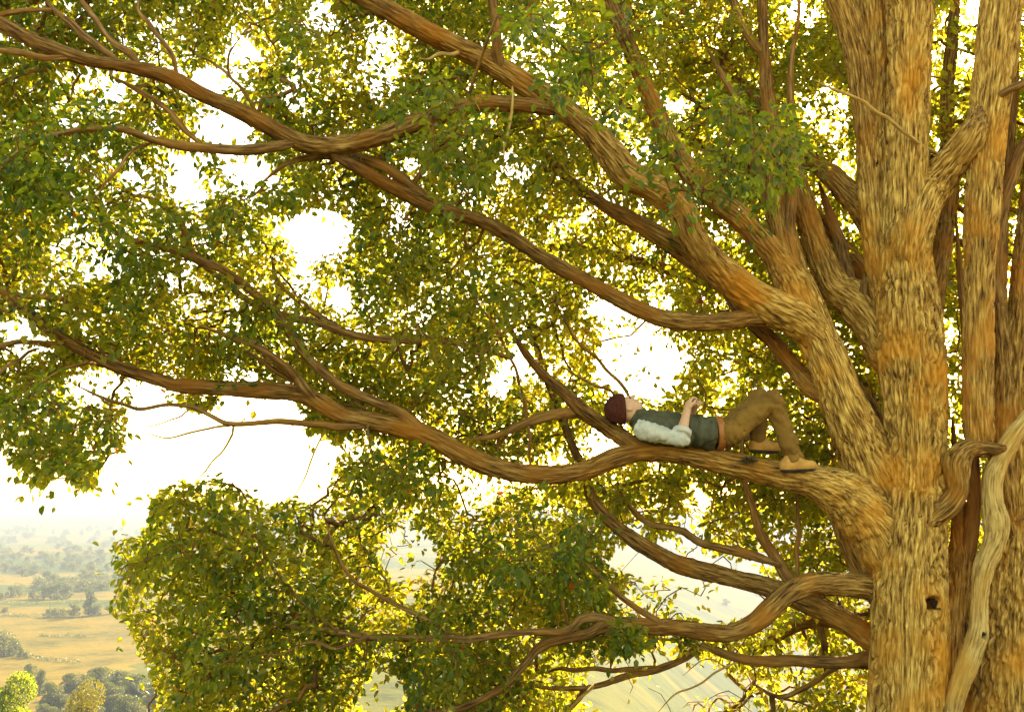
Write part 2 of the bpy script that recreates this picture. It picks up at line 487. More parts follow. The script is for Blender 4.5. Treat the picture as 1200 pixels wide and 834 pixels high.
# id: (name, parent id, depth at base, depth at tip, points from base to tip (photo px, px, radius px))
LIMBS = {
 'T':  ('trunk', None, 8.6, 8.6, [(1062,1010,78),(1062,930,56),(1063,880,49),(1064,834,46),(1066,760,44),(1066,690,42),(1070,625,36),(1073,554,33),(1072,480,34),(1068,410,36),(1064,350,33),(1062,290,27),(1062,200,24),(1065,100,23),(1067,0,26),(1070,-110,24),(1072,-230,20)]),
 'S2': ('stem', None, 8.72, 8.95, [(1060,440,18),(1050,380,20),(1036,310,21),(1026,220,20),(1024,130,20),(1022,50,20),(1012,-50,19),(995,-180,16)]),
 'S1': ('stem', None, 8.85, 8.6, [(1034,300,12),(1024,210,14),(1013,130,14),(1003,60,15),(984,0,16),(955,-70,15),(915,-160,12)]),
 'S':  ('limb', None, 8.6, 8.45, [(1062,345,14),(1066,285,24),(1078,235,27),(1096,213,23),(1119,186,20),(1139,158,19),(1150,128,18)]),
 'Q':  ('stem', None, 8.42, 8.5, [(1150,536,10),(1148,512,16),(1146,480,17),(1145,420,17),(1147,330,18),(1152,235,20),(1156,160,22),(1165,85,24),(1175,0,25),(1184,-100,24),(1190,-220,20)]),
 'R':  ('limb', None, 8.5, 8.32, [(1052,645,22),(1066,620,24),(1080,608,20),(1094,603,16),(1110,593,14),(1122,576,14),(1122,558,15),(1122,540,16),(1134,526,14),(1152,524,10),(1172,526,8),(1184,523,6)]),
 'W':  ('dead_limb', None, 8.4, 8.35, [(1108,930,15),(1110,880,14),(1116,834,13),(1122,806,13),(1136,772,14),(1146,739,13),(1148,705,12),(1153,665,13),(1165,635,14),(1167,612,16),(1163,588,14),(1163,560,14),(1172,538,12),(1186,514,13),(1202,492,12),(1240,450,11),(1290,400,10)]),
 'X':  ('trunk', None, 8.8, 8.9, [(1190,1010,84),(1188,930,60),(1187,834,50),(1190,760,44),(1192,690,37),(1194,620,28),(1194,540,22),(1192,460,19),(1197,390,16),(1204,300,15),(1214,200,14),(1225,60,13),(1230,-120,12)]),
 'Y':  ('stem', None, 8.95, 9.2, [(1116,960,24),(1118,880,20),(1121,800,18),(1124,720,18),(1127,650,15),(1124,590,8),(1120,545,5),(1116,490,4)]),
 'Y2': ('stem', 'Y', 8.95, 9.1, [(1125,705,3),(1136,640,8),(1141,580,8),(1138,500,6),(1134,420,5),(1126,330,4),(1120,250,3)]),
 'U':  ('stem', None, 8.75, 9.0, [(1186,640,14),(1176,560,15),(1173,500,15),(1176,430,12),(1171,350,9),(1172,270,9),(1178,200,8),(1186,100,7),(1192,-40,6)]),
 'U2': ('stem', 'U', 8.9, 8.7, [(1172,380,7),(1168,300,7),(1176,235,8),(1186,205,8),(1200,170,7),(1240,120,6)]),
 'Q2': ('branch', 'Q', 8.36, 8.2, [(1160,172,8),(1160,140,7),(1168,116,6),(1184,105,6),(1204,95,6),(1250,60,5)]),
 'C':  ('limb', None, 8.62, 9.0, [(1050,640,22),(1040,585,30),(1020,545,31),(1004,505,28),(988,470,26),(974,430,24),(961,402,24),(947,372,24),(932,338,22),(911,303,18),(888,277,16),(866,254,16),(838,230,15),(812,206,14),(792,176,14),(776,146,14),(762,116,13),(740,60,12),(715,0,10),(690,-70,9)]),
 'M':  ('limb', 'C', 8.8, 8.9, [(936,330,14),(922,285,15),(913,245,16),(910,201,15),(906,151,12),(900,117,10),(896,67,9),(894,34,8),(893,0,8),(890,-90,7)]),
 'M2': ('branch', 'M', 8.72, 8.6, [(936,318,7),(926,270,8),(930,205,8),(929,151,6),(926,101,5),(929,60,4),(936,17,3),(934,-40,3)]),
 'M3': ('branch', 'M', 8.9, 9.0, [(894,62,8),(880,46,7),(866,18,7),(857,-10,6),(845,-80,5)]),
 'M4': ('branch', 'M', 9.0, 9.2, [(914,285,9),(900,240,10),(888,200,10),(882,160,8),(870,130,6),(848,90,5),(830,60,4)]),
 'N':  ('limb', None, 8.75, 9.7, [(1062,440,22),(1044,412,25),(1028,382,24),(1004,356,23),(978,336,20),(962,302,18),(948,262,16),(937,222,14),(920,180,11),(900,140,9),(872,100,7),(845,60,5)]),
 'N2': ('branch', 'N', 9.0, 9.6, [(1004,352,12),(990,318,11),(984,284,9),(972,250,7),(960,214,5)]),
 'N3': ('branch', 'N', 8.85, 8.9, [(1012,372,8),(1014,340,8),(1016,314,6)]),
 'P':  ('limb', None, 8.8, 9.9, [(1052,320,18),(1034,276,20),(1014,247,18),(990,222,16),(964,198,14),(938,184,12),(900,160,9),(850,140,7),(800,110,6)]),
 'D':  ('limb', 'C', 8.75, 7.5, [(968,402,16),(934,374,21),(900,358,21),(862,332,20),(832,306,18),(810,276,18),(797,246,18),(778,228,19),(758,216,19),(736,204,20),(716,181,19),(689,151,17),(655,124,16),(618,101,16),(585,80,16),(548,60,15),(511,43,15),(474,23,14),(427,-2,13),(360,-40,11),(280,-90,9)]),
 'D1': ('branch', 'D', 7.85, 7.7, [(590,86,9),(583,64,8),(582,34,7),(576,0,6),(568,-70,5)]),
 'D2': ('dead_twig', 'D', 7.85, 7.7, [(540,60,4),(530,64,3.5),(516,63,2.8),(504,70,2),(492,69,1.4)]),
 'D3': ('dead_twig', 'D', 7.8, 7.75, [(601,98,2),(598,141,2.4),(593,165,2),(591,190,1.4)]),
 'L':  ('limb', 'D', 8.62, 8.9, [(862,334,12),(830,316,14),(800,294,14),(770,275,13),(743,259,12),(709,241,10),(679,221,8),(655,200,6),(630,170,4)]),
 'B':  ('limb', 'C', 8.85, 7.8, [(962,420,10),(940,392,11),(905,374,12),(876,373,12),(845,377,13),(800,377,13),(768,371,12),(736,357,12),(702,338,11),(669,320,11),(628,297,10),(595,275,10),(560,258,10),(520,247,11),(486,233,11),(455,217,10),(425,200,9),(402,188,8),(384,178,6)]),
 'B1': ('branch', 'B', 8.1, 7.7, [(515,246,8),(490,225,8),(455,198,8),(420,186,8),(392,182,7),(340,190,4),(300,220,3)]),
 'B2': ('limb', 'C', 8.8, 9.2, [(976,470,10),(950,452,13),(925,424,12),(905,400,11),(885,382,10),(860,360,6),(840,330,4)]),
 'A':  ('limb', 'D', 7.75, 6.9, [(650,128,9),(600,122,11),(550,124,12),(498,140,13),(450,158,13),(402,170,14),(362,170,13),(331,157,12),(290,135,12),(240,112,11),(205,93,11),(160,80,10),(100,70,10),(50,52,11),(0,28,10),(-60,0,9),(-130,-40,8)]),
 'A1': ('branch', 'A', 7.3, 6.9, [(352,166,8),(322,172,8),(279,176,8),(215,171,7),(175,163,6),(141,151,5),(84,154,5),(34,170,4),(0,198,4),(-50,250,3)]),
 'A2': ('branch', 'A', 7.2, 7.5, [(236,170,5),(208,141,5),(191,124,4),(161,107,4),(130,90,3)]),
 'A3': ('branch', 'A', 7.1, 7.4, [(208,92,4),(201,64,4),(181,37,3.5),(165,13,3),(158,-30,3)]),
 'A4': ('branch', 'A', 7.05, 7.3, [(164,78,6),(150,60,6),(128,44,5),(107,17,4.5),(90,-10,4)]),
 'A5': ('branch', 'A', 7.0, 7.3, [(140,74,6),(112,50,6),(77,24,5),(48,-5,5)]),
 'A6': ('branch', 'A', 6.9, 7.0, [(90,68,6),(40,66,5),(0,60,5),(-60,66,4)]),
 'A7': ('branch', 'A', 7.3, 7.6, [(312,150,3),(290,112,3),(279,97,2.5),(255,80,2.3),(225,60,2)]),
 'A8': ('branch', 'A', 7.3, 7.6, [(285,104,2.2),(269,87,2),(269,60,1.8),(285,37,1.5)]),
 'A9': ('branch', 'A', 7.1, 7.0, [(60,12,5),(20,13,4.5),(0,16,4),(-50,30,4)]),
 'AA': ('branch', 'A', 7.1, 6.9, [(180,166,3),(150,182,3),(130,205,2.5),(111,228,2)]),
 'FL': ('limb', None, 8.62, 7.3, [(1066,690,24),(1046,652,32),(1018,608,33),(988,580,28),(952,563,21),(900,553,17),(850,541,16),(800,531,15),(756,529,14),(722,536,14),(689,550,13),(655,556,12),(615,555,12),(575,546,13),(541,532,13),(501,510,13),(450,496,13),(400,486,12),(375,472,12),(350,461,11),(302,457,11),(215,452,10),(188,446,9),(134,428,9),(74,397,8.5),(34,367,8),(0,338,6),(-50,290,5),(-120,250,4)]),
 'E':  ('branch', 'FL', 8.0, 7.6, [(510,512,7),(487,497,8),(467,482,7),(440,471,7),(400,452,7),(376,434,7),(353,411,7),(329,374,7),(302,347,7),(269,321,6),(242,308,6),(201,293,5),(151,280,4.5),(110,255,3.5)]),
 'E2': ('branch', 'FL', 8.1, 8.0, [(600,420,5),(540,402,6),(484,399,6),(440,397,6),(400,388,6),(369,377,6),(336,371,6),(289,351,5),(262,328,5),(235,311,4)]),
 'E3': ('branch', 'FL', 7.85, 7.5, [(372,468,8),(359,457,7.5),(346,441,7),(322,421,6.5),(296,403,5.5),(269,394,4),(230,380,3)]),
 'E4': ('branch', 'FL', 7.85, 7.7, [(352,450,4),(329,438,4),(305,422,3.5),(282,408,3)]),
 'E5': ('branch', 'FL', 8.1, 8.3, [(400,384,4),(369,367,4.5),(343,347,4),(322,324,3.5),(318,300,2.5)]),
 'E6': ('branch', 'FL', 7.8, 7.4, [(232,306,5),(218,280,5),(208,255,4.5),(181,235,3.5),(150,228,3)]),
 'F2': ('branch', 'FL', 7.35, 7.1, [(78,400,4.5),(60,402,4.5),(34,401,4),(0,406,4),(-50,420,3)]),
 'F3': ('branch', 'FL', 7.3, 7.0, [(46,408,2.5),(27,416,2.5),(0,438,2.5),(-40,470,2)]),
 'F4': ('branch', 'FL', 7.4, 7.8, [(92,362,4),(70,350,4.5),(50,347,4.5),(20,345,4),(-20,330,3)]),
 'F5': ('branch', 'FL', 7.4, 7.2, [(122,430,3),(101,426,2.5),(67,437,2.2),(30,460,1.8)]),
 'G':  ('branch', 'FL', 8.0, 7.1, [(436,498,6),(400,500,5.5),(369,498,5),(336,493,5),(302,495,4.5),(269,497,4),(250,488,3.5),(228,478,3.5),(201,475,3),(158,478,3),(120,465,2.6),(90,450,2)]),
 'G1': ('dead_twig', 'FL', 7.6, 7.5, [(270,498,2),(242,503,1.8),(201,512,1.5),(161,508,1.2)]),
 'G2': ('dead_twig', 'FL', 7.6, 7.4, [(274,499,2),(268,515,1.9),(259,530,1.7),(242,552,1.4),(228,562,1)]),
 'G3': ('dead_twig', 'FL', 7.9, 7.8, [(385,501,2),(376,515,1.6),(369,530,1.5),(356,562,1.2),(340,590,1)]),
 'G4': ('dead_twig', 'FL', 7.5, 7.4, [(228,478,1.6),(200,492,1.3),(178,498,1),(160,494,0.8)]),
 'HL': ('limb', 'FL', 8.48, 8.4, [(776,530,7),(762,530,12),(744,522,12),(722,508,12),(702,495,11),(679,478,10),(655,455,8),(632,434,7),(610,405,5),(590,370,4)]),
 'H2': ('branch', 'HL', 8.45, 8.2, [(700,494,8),(675,484,8),(648,486,8),(618,495,7),(588,508,5),(568,513,4),(540,516,3)]),
 'H4': ('branch', 'HL', 8.5, 8.6, [(730,508,3),(719,461,2.5),(700,452,2.5),(685,445,2.4),(655,428,2)]),
 'H5': ('branch', 'HL', 8.7, 8.8, [(740,470,3),(732,455,3),(709,431,2.8),(685,408,2.6),(665,381,2.2),(650,350,2)]),
 'H6': ('branch', 'FL', 8.25, 8.0, [(622,550,3),(620,520,2.5),(616,475,2.5),(601,428,2.4),(575,377,2.2),(544,340,2)]),
 'J':  ('limb', None, 8.9, 9.1, [(1062,775,14),(1022,749,16),(988,726,15),(948,706,14),(901,688,13),(850,675,12),(800,662,12),(769,648,11),(736,628,10),(709,604,9),(692,580,8),(682,548,7),(669,518,6),(658,488,5.5),(642,448,5),(630,410,4),(610,360,3)]),
 'J2': ('branch', 'J', 9.05, 9.3, [(940,704,9),(924,678,9),(907,651,8),(891,625,7),(882,595,5),(872,560,4),(870,520,3),(880,480,2)]),
 'J3': ('branch', 'J', 9.15, 9.2, [(915,662,6),(880,650,7),(847,642,6.5),(820,635,6),(795,620,5),(763,614,4.5),(742,598,4),(724,572,3)]),
 'J4': ('branch', 'J', 9.1, 9.0, [(712,606,5),(690,640,5),(675,655,4),(662,640,3)]),
 'P2': ('limb', None, 9.0, 9.2, [(1030,710,12),(1016,680,13),(1001,652,13),(986,614,13),(968,578,9)]),
 'P3': ('branch', 'P2', 9.1, 9.1, [(936,690,3),(935,640,3.6),(935,600,3),(933,560,2.5)]),
 'P4': ('branch', 'P2', 9.2, 9.6, [(1030,600,8),(1028,560,6),(1029,520,5),(1030,490,4),(1020,450,3)]),
 'O':  ('limb', None, 8.45, 8.0, [(1066,705,14),(1040,692,17),(1020,688,16),(988,684,15),(951,685,15),(924,695,14),(904,712,14),(881,731,13),(850,742,12),(800,736,11),(769,734,11),(736,732,11),(709,732,10),(689,742,8),(655,750,7),(632,758,7),(608,786,6),(588,806,5.5),(544,828,5),(501,836,4),(460,850,3)]),
 'O1': ('branch', 'O', 8.15, 8.0, [(730,731,8),(702,723,7.5),(679,726,7),(662,738,6),(615,739,5.5),(540,748,5.5),(480,748,5.5),(439,746,5),(400,740,4.5),(360,735,4),(320,730,3),(283,720,2.4)]),
 'O4': ('branch', 'O', 8.0, 7.9, [(396,740,3.5),(365,715,3),(340,690,2.6),(318,660,2.2),(300,620,2)]),
 'O5': ('branch', 'O', 8.0, 7.8, [(432,746,3.5),(395,758,3),(365,752,2.5),(330,765,2),(290,770,2)]),
 'O6': ('branch', 'O', 8.0, 8.3, [(545,748,4),(520,735,4),(470,710,3.5),(420,682,3),(390,640,2.5),(380,600,2)]),
 'O7': ('branch', 'O', 8.2, 8.3, [(785,735,5),(769,726,4.5),(746,712,4.2),(716,688,4),(690,662,3.5),(665,640,3)]),
 'O8': ('branch', 'O', 8.1, 8.0, [(665,733,3),(660,705,2.6),(655,680,2.2),(648,650,2)]),
 'K':  ('limb', None, 9.0, 9.2, [(1060,790,9),(1022,772,10),(988,776,9),(934,774,8),(884,774,7.5),(850,766,6.5),(824,757,6),(800,772,5.5),(769,784,5.5),(736,791,5),(696,804,4),(649,806,3),(600,800,2.5)]),
 'K1': ('branch', 'K', 9.1, 9.3, [(782,780,4),(753,784,4),(702,784,3.5),(660,784,3),(630,788,2.5)]),
 'K2': ('dead_twig', 'K', 9.05, 9.0, [(850,767,2.4),(800,752,2.2),(770,748,2),(750,762,1.8),(720,765,1.5),(690,755,1.2)]),
 'K3': ('dead_twig', 'K', 9.0, 8.8, [(870,772,2),(845,785,1.7),(820,802,1.5),(790,812,1.3),(770,835,1)]),
 'K4': ('dead_twig', 'K', 9.1, 9.0, [(696,803,3),(675,822,2.6),(660,845,2)]),
 'K5': ('dead_twig', 'K', 9.0, 8.9, [(852,783,1.4),(835,772,1.2),(820,776,1),(800,792,0.9)]),
 'K6': ('branch', 'K', 9.3, 9.9, [(990,776,5),(950,800,4),(915,815,3.5),(880,800,3)]),
 'V':  ('branch', 'X', 8.7, 8.5, [(1176,618,7),(1190,611,8),(1206,606,8),(1260,580,7)]),
 'Z':  ('dead_twig', 'T', 8.3, 8.15, [(1101,183,4),(1069,161,3),(1042,141,3),(1018,124,3),(981,107,2.5),(955,92,2)]),
 'ZB': ('limb', None, 9.0, 11.2, [(1066,520,16),(1080,430,15),(1098,330,13),(1112,230,12),(1110,120,10),(1118,20,8),(1125,-90,6)]),
 'ZC': ('limb', None, 8.9, 11.5, [(1072,640,14),(1060,560,14),(1000,470,12),(930,430,9),(880,415,6),(850,390,3)]),
 'ZD': ('limb', None, 8.9, 11.6, [(1072,800,12),(1040,770,13),(990,730,11),(940,730,9),(890,760,7),(850,790,5)]),
 'ZE': ('limb', None, 9.0, 11.8, [(1064,380,14),(1020,330,13),(950,250,11),(860,190,9),(760,140,7),(680,90,5)]),
 'ZF': ('limb', None, 9.0, 11.4, [(1070,560,13),(990,440,12),(880,350,10),(760,310,8),(660,290,6),(560,300,4)]),
}
LABELS = {'W': 'pale bare wood with a knot hole, bark worn off', 'R': 'hooked limb curling up from the main trunk', 'FL': 'long low limb the man lies on'}
KN = {'T': [((1097, 705), 0.13, 0.045, 0.058)], 'W': [((1152, 742), 0.06, 0.02, 0.018)], 'S2': [((1033, 156), 0.05, 0.012, 0.016), ((1028, 190), 0.05, 0.012, 0.014)],
      'R': [((1113, 526), 0.05, 0.012, 0.016)]}

nodes, node_limb = [], []      # skeleton points the twigs grow from
OBJ, LINE = {}, {}
for idx, (lid, (name, par, y0, y1, pts)) in enumerate(LIMBS.items()):
    n = len(pts)
    if name not in ('trunk', 'stem'):
        pts = [(a, b, r * np.interp(r, [6, 13, 22], [0.78, 0.84, 1.0])) for a, b, r in pts]
    px = np.array(pts, float)
    cum = np.concatenate([[0], np.cumsum(np.hypot(np.diff(px[:, 0]), np.diff(px[:, 1])))]); cum /= cum[-1]
    Y = y0 + (y1 - y0) * cum
    if name in ('limb', 'branch') and n > 5:
        Y = Y + 0.10 * np.sin(cum * 9 + idx) * sstep(0.1, 0.3, cum)
    if lid == 'FL':
        Y = np.interp(cum, [0, 0.06, 0.14, 0.30, 0.34, 1], [8.85, 8.72, 8.45, 8.40, 8.40, 7.3])
    if lid == 'O':
        Y = np.interp(cum, [0, 0.05, 0.2, 0.5, 1], [8.85, 8.75, 8.45, 8.3, 8.0])
    if lid == 'R':
        Y = np.interp(cum, [0, 0.15, 0.4, 1], [8.74, 8.55, 8.38, 8.32])
    if lid == 'C':
        Y = np.interp(cum, [0, 0.1, 0.25, 1], [8.85, 8.75, 8.66, 9.0])
    if par is not None:                               # a branch starts on its parent's centre line
        a_, b_ = proj(LINE[par][:, :3])
        Y = Y + (LINE[par][((a_ - px[0, 0]) ** 2 + (b_ - px[0, 1]) ** 2).argmin(), 1] - Y[0]) * np.exp(-cum * 4)
    if par is None and name == 'limb' and lid not in ('FL', 'C', 'R', 'O'): Y[0] = 8.68
    P = np.array([[*at(a, b, yy), r * yy / F] for (a, b, r), yy in zip(pts, Y)])
    if name == 'trunk':
        P[:, 2] = np.maximum(P[:, 2], -0.45)
    if par is None and name == 'limb' or name == 'branch': P[0, 3] *= 0.55
    if name in ('limb', 'branch', 'stem', 'dead_twig'): P[-1, 3] *= 0.35
    rm = np.percentile(P[:, 3], 75)
    S = spline(P, 0.017 if name == 'trunk' else 0.025 if rm > 0.028 else 0.03)
    if name in ('limb', 'branch') and rm > 0.01:      # collar where the limb leaves its parent
        s = np.concatenate([[0], np.cumsum(np.linalg.norm(np.diff(S[:, :3], axis=0), axis=1))])
        S[:, 3] *= 1 + 0.22 * np.exp(-s / (2.6 * S[0, 3] + 0.05))
    if rm <= 0.028 or name == 'dead_twig':            # thin wood is crooked
        s = np.arange(len(S)) * 0.03
        jit = np.stack([vnoise(np.stack([s * 7 + idx * 9.1, s * 0 + k, s * 0], 1), 40 + k) for k in range(3)], 1) - 0.5
        S[:, :3] += jit * 0.022 * sstep(0.0, 0.15, s)[:, None]
    kn = KN.get(lid, [])
    LINE[lid] = S
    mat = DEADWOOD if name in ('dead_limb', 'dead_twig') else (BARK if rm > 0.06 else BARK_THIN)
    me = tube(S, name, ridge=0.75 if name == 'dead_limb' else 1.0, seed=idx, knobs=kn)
    while par is not None and LIMBS[par][1] is not None:
        par = LIMBS[par][1]
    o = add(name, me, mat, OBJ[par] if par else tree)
    if lid in LABELS: o['label'] = LABELS[lid]
    OBJ[lid] = o if par is None else OBJ[par]
    root = lid if par is None else par
    if name in ('limb', 'branch', 'stem') or (name == 'trunk'):
        k = S[::4, :3] if rm > 0.03 else S[::2, :3]
        keep = np.linspace(0, 1, len(k)) > (0.25 if name != 'branch' else 0.1)
        nodes.append(k[keep]); node_limb += [root] * int(keep.sum())
nodes = np.vstack(nodes)
node_limb = np.array(node_limb)

# plug in each knot hole: decayed wood, blackened for the depth's shade
for lid, kx, ky, rx_, rz_ in (('T', 1097, 705, .040, .052), ('W', 1152, 742, .017, .019), ('S2', 1033, 156, .020, .024), ('S2', 1028, 190, .018, .020)):
    me = OBJ[lid].data
    V = np.empty(len(me.vertices) * 3, np.float32); me.vertices.foreach_get('co', V); V = V.reshape(-1, 3).astype(float)
    a_, b_ = proj(V)
    rpx = rx_ * F / 8.5
    rim = (np.hypot(a_ - kx, b_ - ky) < rpx * 2.2) & (np.hypot(a_ - kx, b_ - ky) > rpx * 1.1) & (V[:, 1] < LINE[lid][:, 1].mean() - 0.02)
    if not rim.any(): continue
    c = at(kx, ky, V[rim, 1].mean() + 0.012)
    u_, v_ = np.meshgrid(np.linspace(0, 2 * math.pi, 15)[:-1], np.linspace(0.05, math.pi - 0.05, 9))
    wob_ = 1 + 0.12 * np.sin(u_ * 3 + kx)
    Vk = np.stack([np.sin(v_) * np.cos(u_) * rx_ * wob_, np.sin(v_) * np.sin(u_) * 0.02, np.cos(v_) * rz_], -1).reshape(-1, 3) + c
    i = (np.arange(8)[:, None] * 14 + np.arange(14)[None]).ravel(); j = (np.arange(8)[:, None] * 14 + (np.arange(14)[None] + 1) % 14).ravel()
    add('knot_hole', mesh_np('knot_hole', Vk, np.stack([i, j, j + 14, i + 14], 1)), DARK, OBJ[lid])

# ------------------------------------------------------------------ foliage
UB = ([-200, 0, 20, 50, 100, 145, 156, 172, 230, 330, 345, 380, 430, 431, 1400], [560, 520, 548, 564, 556, 535, 472, 452, 468, 466, 480, 520, 540, 2000, 2000])
LB = ([100, 138, 141, 150, 165, 200, 215, 260, 290, 330, 345, 380, 430], [2000, 2000, 690, 625, 600, 572, 562, 556, 576, 596, 582, 560, 530])
LEFTB = ([560, 600, 640, 700, 740, 790, 834, 1000], [210, 165, 142, 138, 150, 165, 182, 230])
HOLES = [  # cx, cy, rx, ry, leaf density inside
 (246,93,28,14,.02),(276,58,13,30,.25),(262,150,36,17,.04),(296,200,22,15,.05),(374,273,40,27,.04),(400,352,12,18,.08),(346,328,20,14,.35),
 (222,226,18,18,.35),(214,190,12,9,.1),(482,193,9,9,.1),(446,75,26,42,.42),(376,8,12,9,.1),(100,96,30,9,.3),(135,110,14,8,.1),
 (748,424,50,40,.10),(715,362,26,11,.05),(770,358,22,7,.2),(716,516,26,15,.05),(580,452,16,12,.3),(1035,532,11,50,.05),(792,124,13,8,.1),
 (882,196,6,12,.1),(752,182,16,12,.35),(479,650,34,30,.12),(562,584,28,11,.25),(758,655,44,20,.12),(845,692,62,36,.10),(790,706,70,18,.3),
 (770,806,95,40,.10),(452,812,24,26,.12),(118,450,42,17,.12),(12,386,24,10,.15),(283,440,22,10,.25),(1112,390,14,40,.8),(972,130,22,30,.45),
 (812,610,16,44,.35),(560,560,60,10,.35),(425,520,25,10,.25),(640,540,30,8,.3),(700,520,8,20,.2),(1185,350,14,40,.4),(880,820,30,30,.45),
 (545,690,20,12,.5),(650,20,14,14,.5),(1140,8,6,14,.2),(935,12,10,14,.2),(690,245,12,8,.4),(350,110,18,20,.5),(470,270,14,20,.5),(200,330,14,8,.4),(612,420,10,10,.4),
]
FRONT = [(545,165,62,60,1),(705,62,72,55,1),(850,170,60,56,.7),(640,645,72,52,1),(70,500,84,56,1),(455,562,56,34,.8),(255,690,120,120,.8),
 (485,765,76,56,.8),(120,330,116,84,.8),(462,330,60,74,.9),(565,395,86,76,.8),(350,70,50,52,.8),(330,212,34,20,.8),(732,745,14,16,1),
 (200,250,92,62,.7),(60,210,62,84,.8),(850,690,14,14,.4),(600,820,60,40,.5),(820,30,50,40,.5),(300,360,70,50,.5)]


def allowed(px, py):
    q = np.stack([px / 34, py / 34, px * 0], 1)
    px = px + (vnoise(q, 61) - 0.5) * 44
    py = py + (vnoise(q, 62) - 0.5) * 44
    up = py < np.interp(px, *UB)
    lo = (py > np.interp(px, *LB)) & (px > np.interp(py, *LEFTB)) & (px > 120)
    return up | lo | (px > 430)


def hole_w(px, py, grow=0.0):
    w = np.ones_like(px)
    for cx, cy, rx, ry, d in HOLES:
        inside = ((px - cx) / (rx + grow)) ** 2 + ((py - cy) / (ry + grow)) ** 2 < 1
        w = np.where(inside, np.minimum(w, d), w)
    return w


def in_front(px, py):
    f = np.zeros_like(px)
    for cx, cy, rx, ry, d in FRONT:
        f = np.maximum(f, d * (1 - sstep(0.6, 1.15, ((px - cx) / rx) ** 2 + ((py - cy) / ry) ** 2)))
    return f


npx, npy = proj(nodes)
NS = 15500
sp = np.stack([RNG.uniform(-170, 1370, NS), RNG.uniform(-150, 980, NS)], 1)
ok = allowed(sp[:, 0], sp[:, 1])
w = hole_w(sp[:, 0], sp[:, 1], 8)
cl = vnoise(np.stack([sp[:, 0] / 85, sp[:, 1] / 70, sp[:, 0] * 0], 1), 77)          # clumps and gaps
w = w * np.clip(0.25 + 1.5 * cl, 0.2, 1.2)
w = w * np.where(sp[:, 0] > 1100, 0.85, 1.0)
sp = sp[ok & (RNG.random(NS) < w)]
SPR = []
for (x, y) in sp:
    d2 = (npx - x) ** 2 + (npy - y) ** 2
    near = np.argpartition(d2, 14)[:14]
    k = near[RNG.integers(0, 14)]
    yd = nodes[k, 1]
    fr = float(in_front(np.array([x]), np.array([y]))[0])
    if RNG.random() < fr * 0.38:
        off = RNG.uniform(-0.55, 0.15)
    else:
        off = RNG.uniform(0.12, 0.5) + 1.7 * RNG.random() ** 1.6
    Yd = yd + off
    if 1000 < x < 1215: Yd = max(Yd, 9.7 + 2.0 * RNG.random())
    if 690 < x < 975 and 430 < y < 570: Yd = max(Yd, 8.95 + 1.5 * RNG.random())
    if x > 860 and y > 200 and fr < 0.3: Yd = max(Yd, 9.15 + 1.8 * RNG.random())
    SPR.append(at(x, y, Yd))
NB = 10000                                            # the far side of the crown
bp = np.stack([RNG.uniform(300, 1330, NB), RNG.uniform(-120, 900, NB)], 1)
cl = vnoise(np.stack([bp[:, 0] / 70, bp[:, 1] / 60, bp[:, 0] * 0 + 5], 1), 78)
wb = hole_w(bp[:, 0], bp[:, 1], 12) * np.clip(0.1 + 1.3 * cl, 0.1, 1) * np.interp(bp[:, 0], [300, 550, 700], [0.2, 0.45, 0.62]) * np.where(bp[:, 1] > 640, 0.7, 1)
for (x, y) in bp[allowed(bp[:, 0], bp[:, 1]) & (RNG.random(NB) < wb)]:
    SPR.append(at(x, y, RNG.uniform(9.9, 12.2)))
for cx, cy, rx, ry, nf, ya, yb in [(545, 165, 66, 64, 55, 6.5, 7.6), (712, 55, 90, 60, 85, 5.9, 7.2), (850, 175, 70, 52, 55, 6.4, 7.8), (730, 745, 12, 16, 6, 7.6, 7.9), (640, 640, 74, 54, 22, 7.0, 7.9)]:
    for k in range(int(nf * 1.5)):
        a, q = RNG.uniform(0, 6.28), math.sqrt(RNG.random()) * 1.35
        x, y = cx + rx * q * math.cos(a), cy + ry * q * math.sin(a)
        if vnoise(np.array([[x / 30, y / 26, 3.0]]), 91)[0] > 0.34 + 0.28 * q:
            SPR.append(at(x, y, RNG.uniform(ya, yb)))
SPR = np.array(SPR)
# nearest skeleton point first, then outwards: every sprig hangs on wood
dmin = np.array([np.sqrt(((nodes - p) ** 2).sum(1).min()) for p in SPR])
order = np.argsort(dmin)
SPR = SPR[order]
n0 = len(nodes)
pts_all = np.vstack([nodes, SPR]).astype(np.float32)
parent = np.full(len(pts_all), -1)
limb_of = list(node_limb) + [None] * len(SPR)
for k in range(len(SPR)):
    i = n0 + k
    d2 = ((pts_all[:i] - pts_all[i]) ** 2).sum(1)
    d2[:n0] *= 0.8
    j = int(d2.argmin())
    parent[i] = j
    limb_of[i] = limb_of[j]
count = np.ones(len(pts_all))
for i in range(len(pts_all) - 1, n0 - 1, -1):
    if parent[i] >= n0:
        count[parent[i]] += count[i]
limb_of = np.array(limb_of)


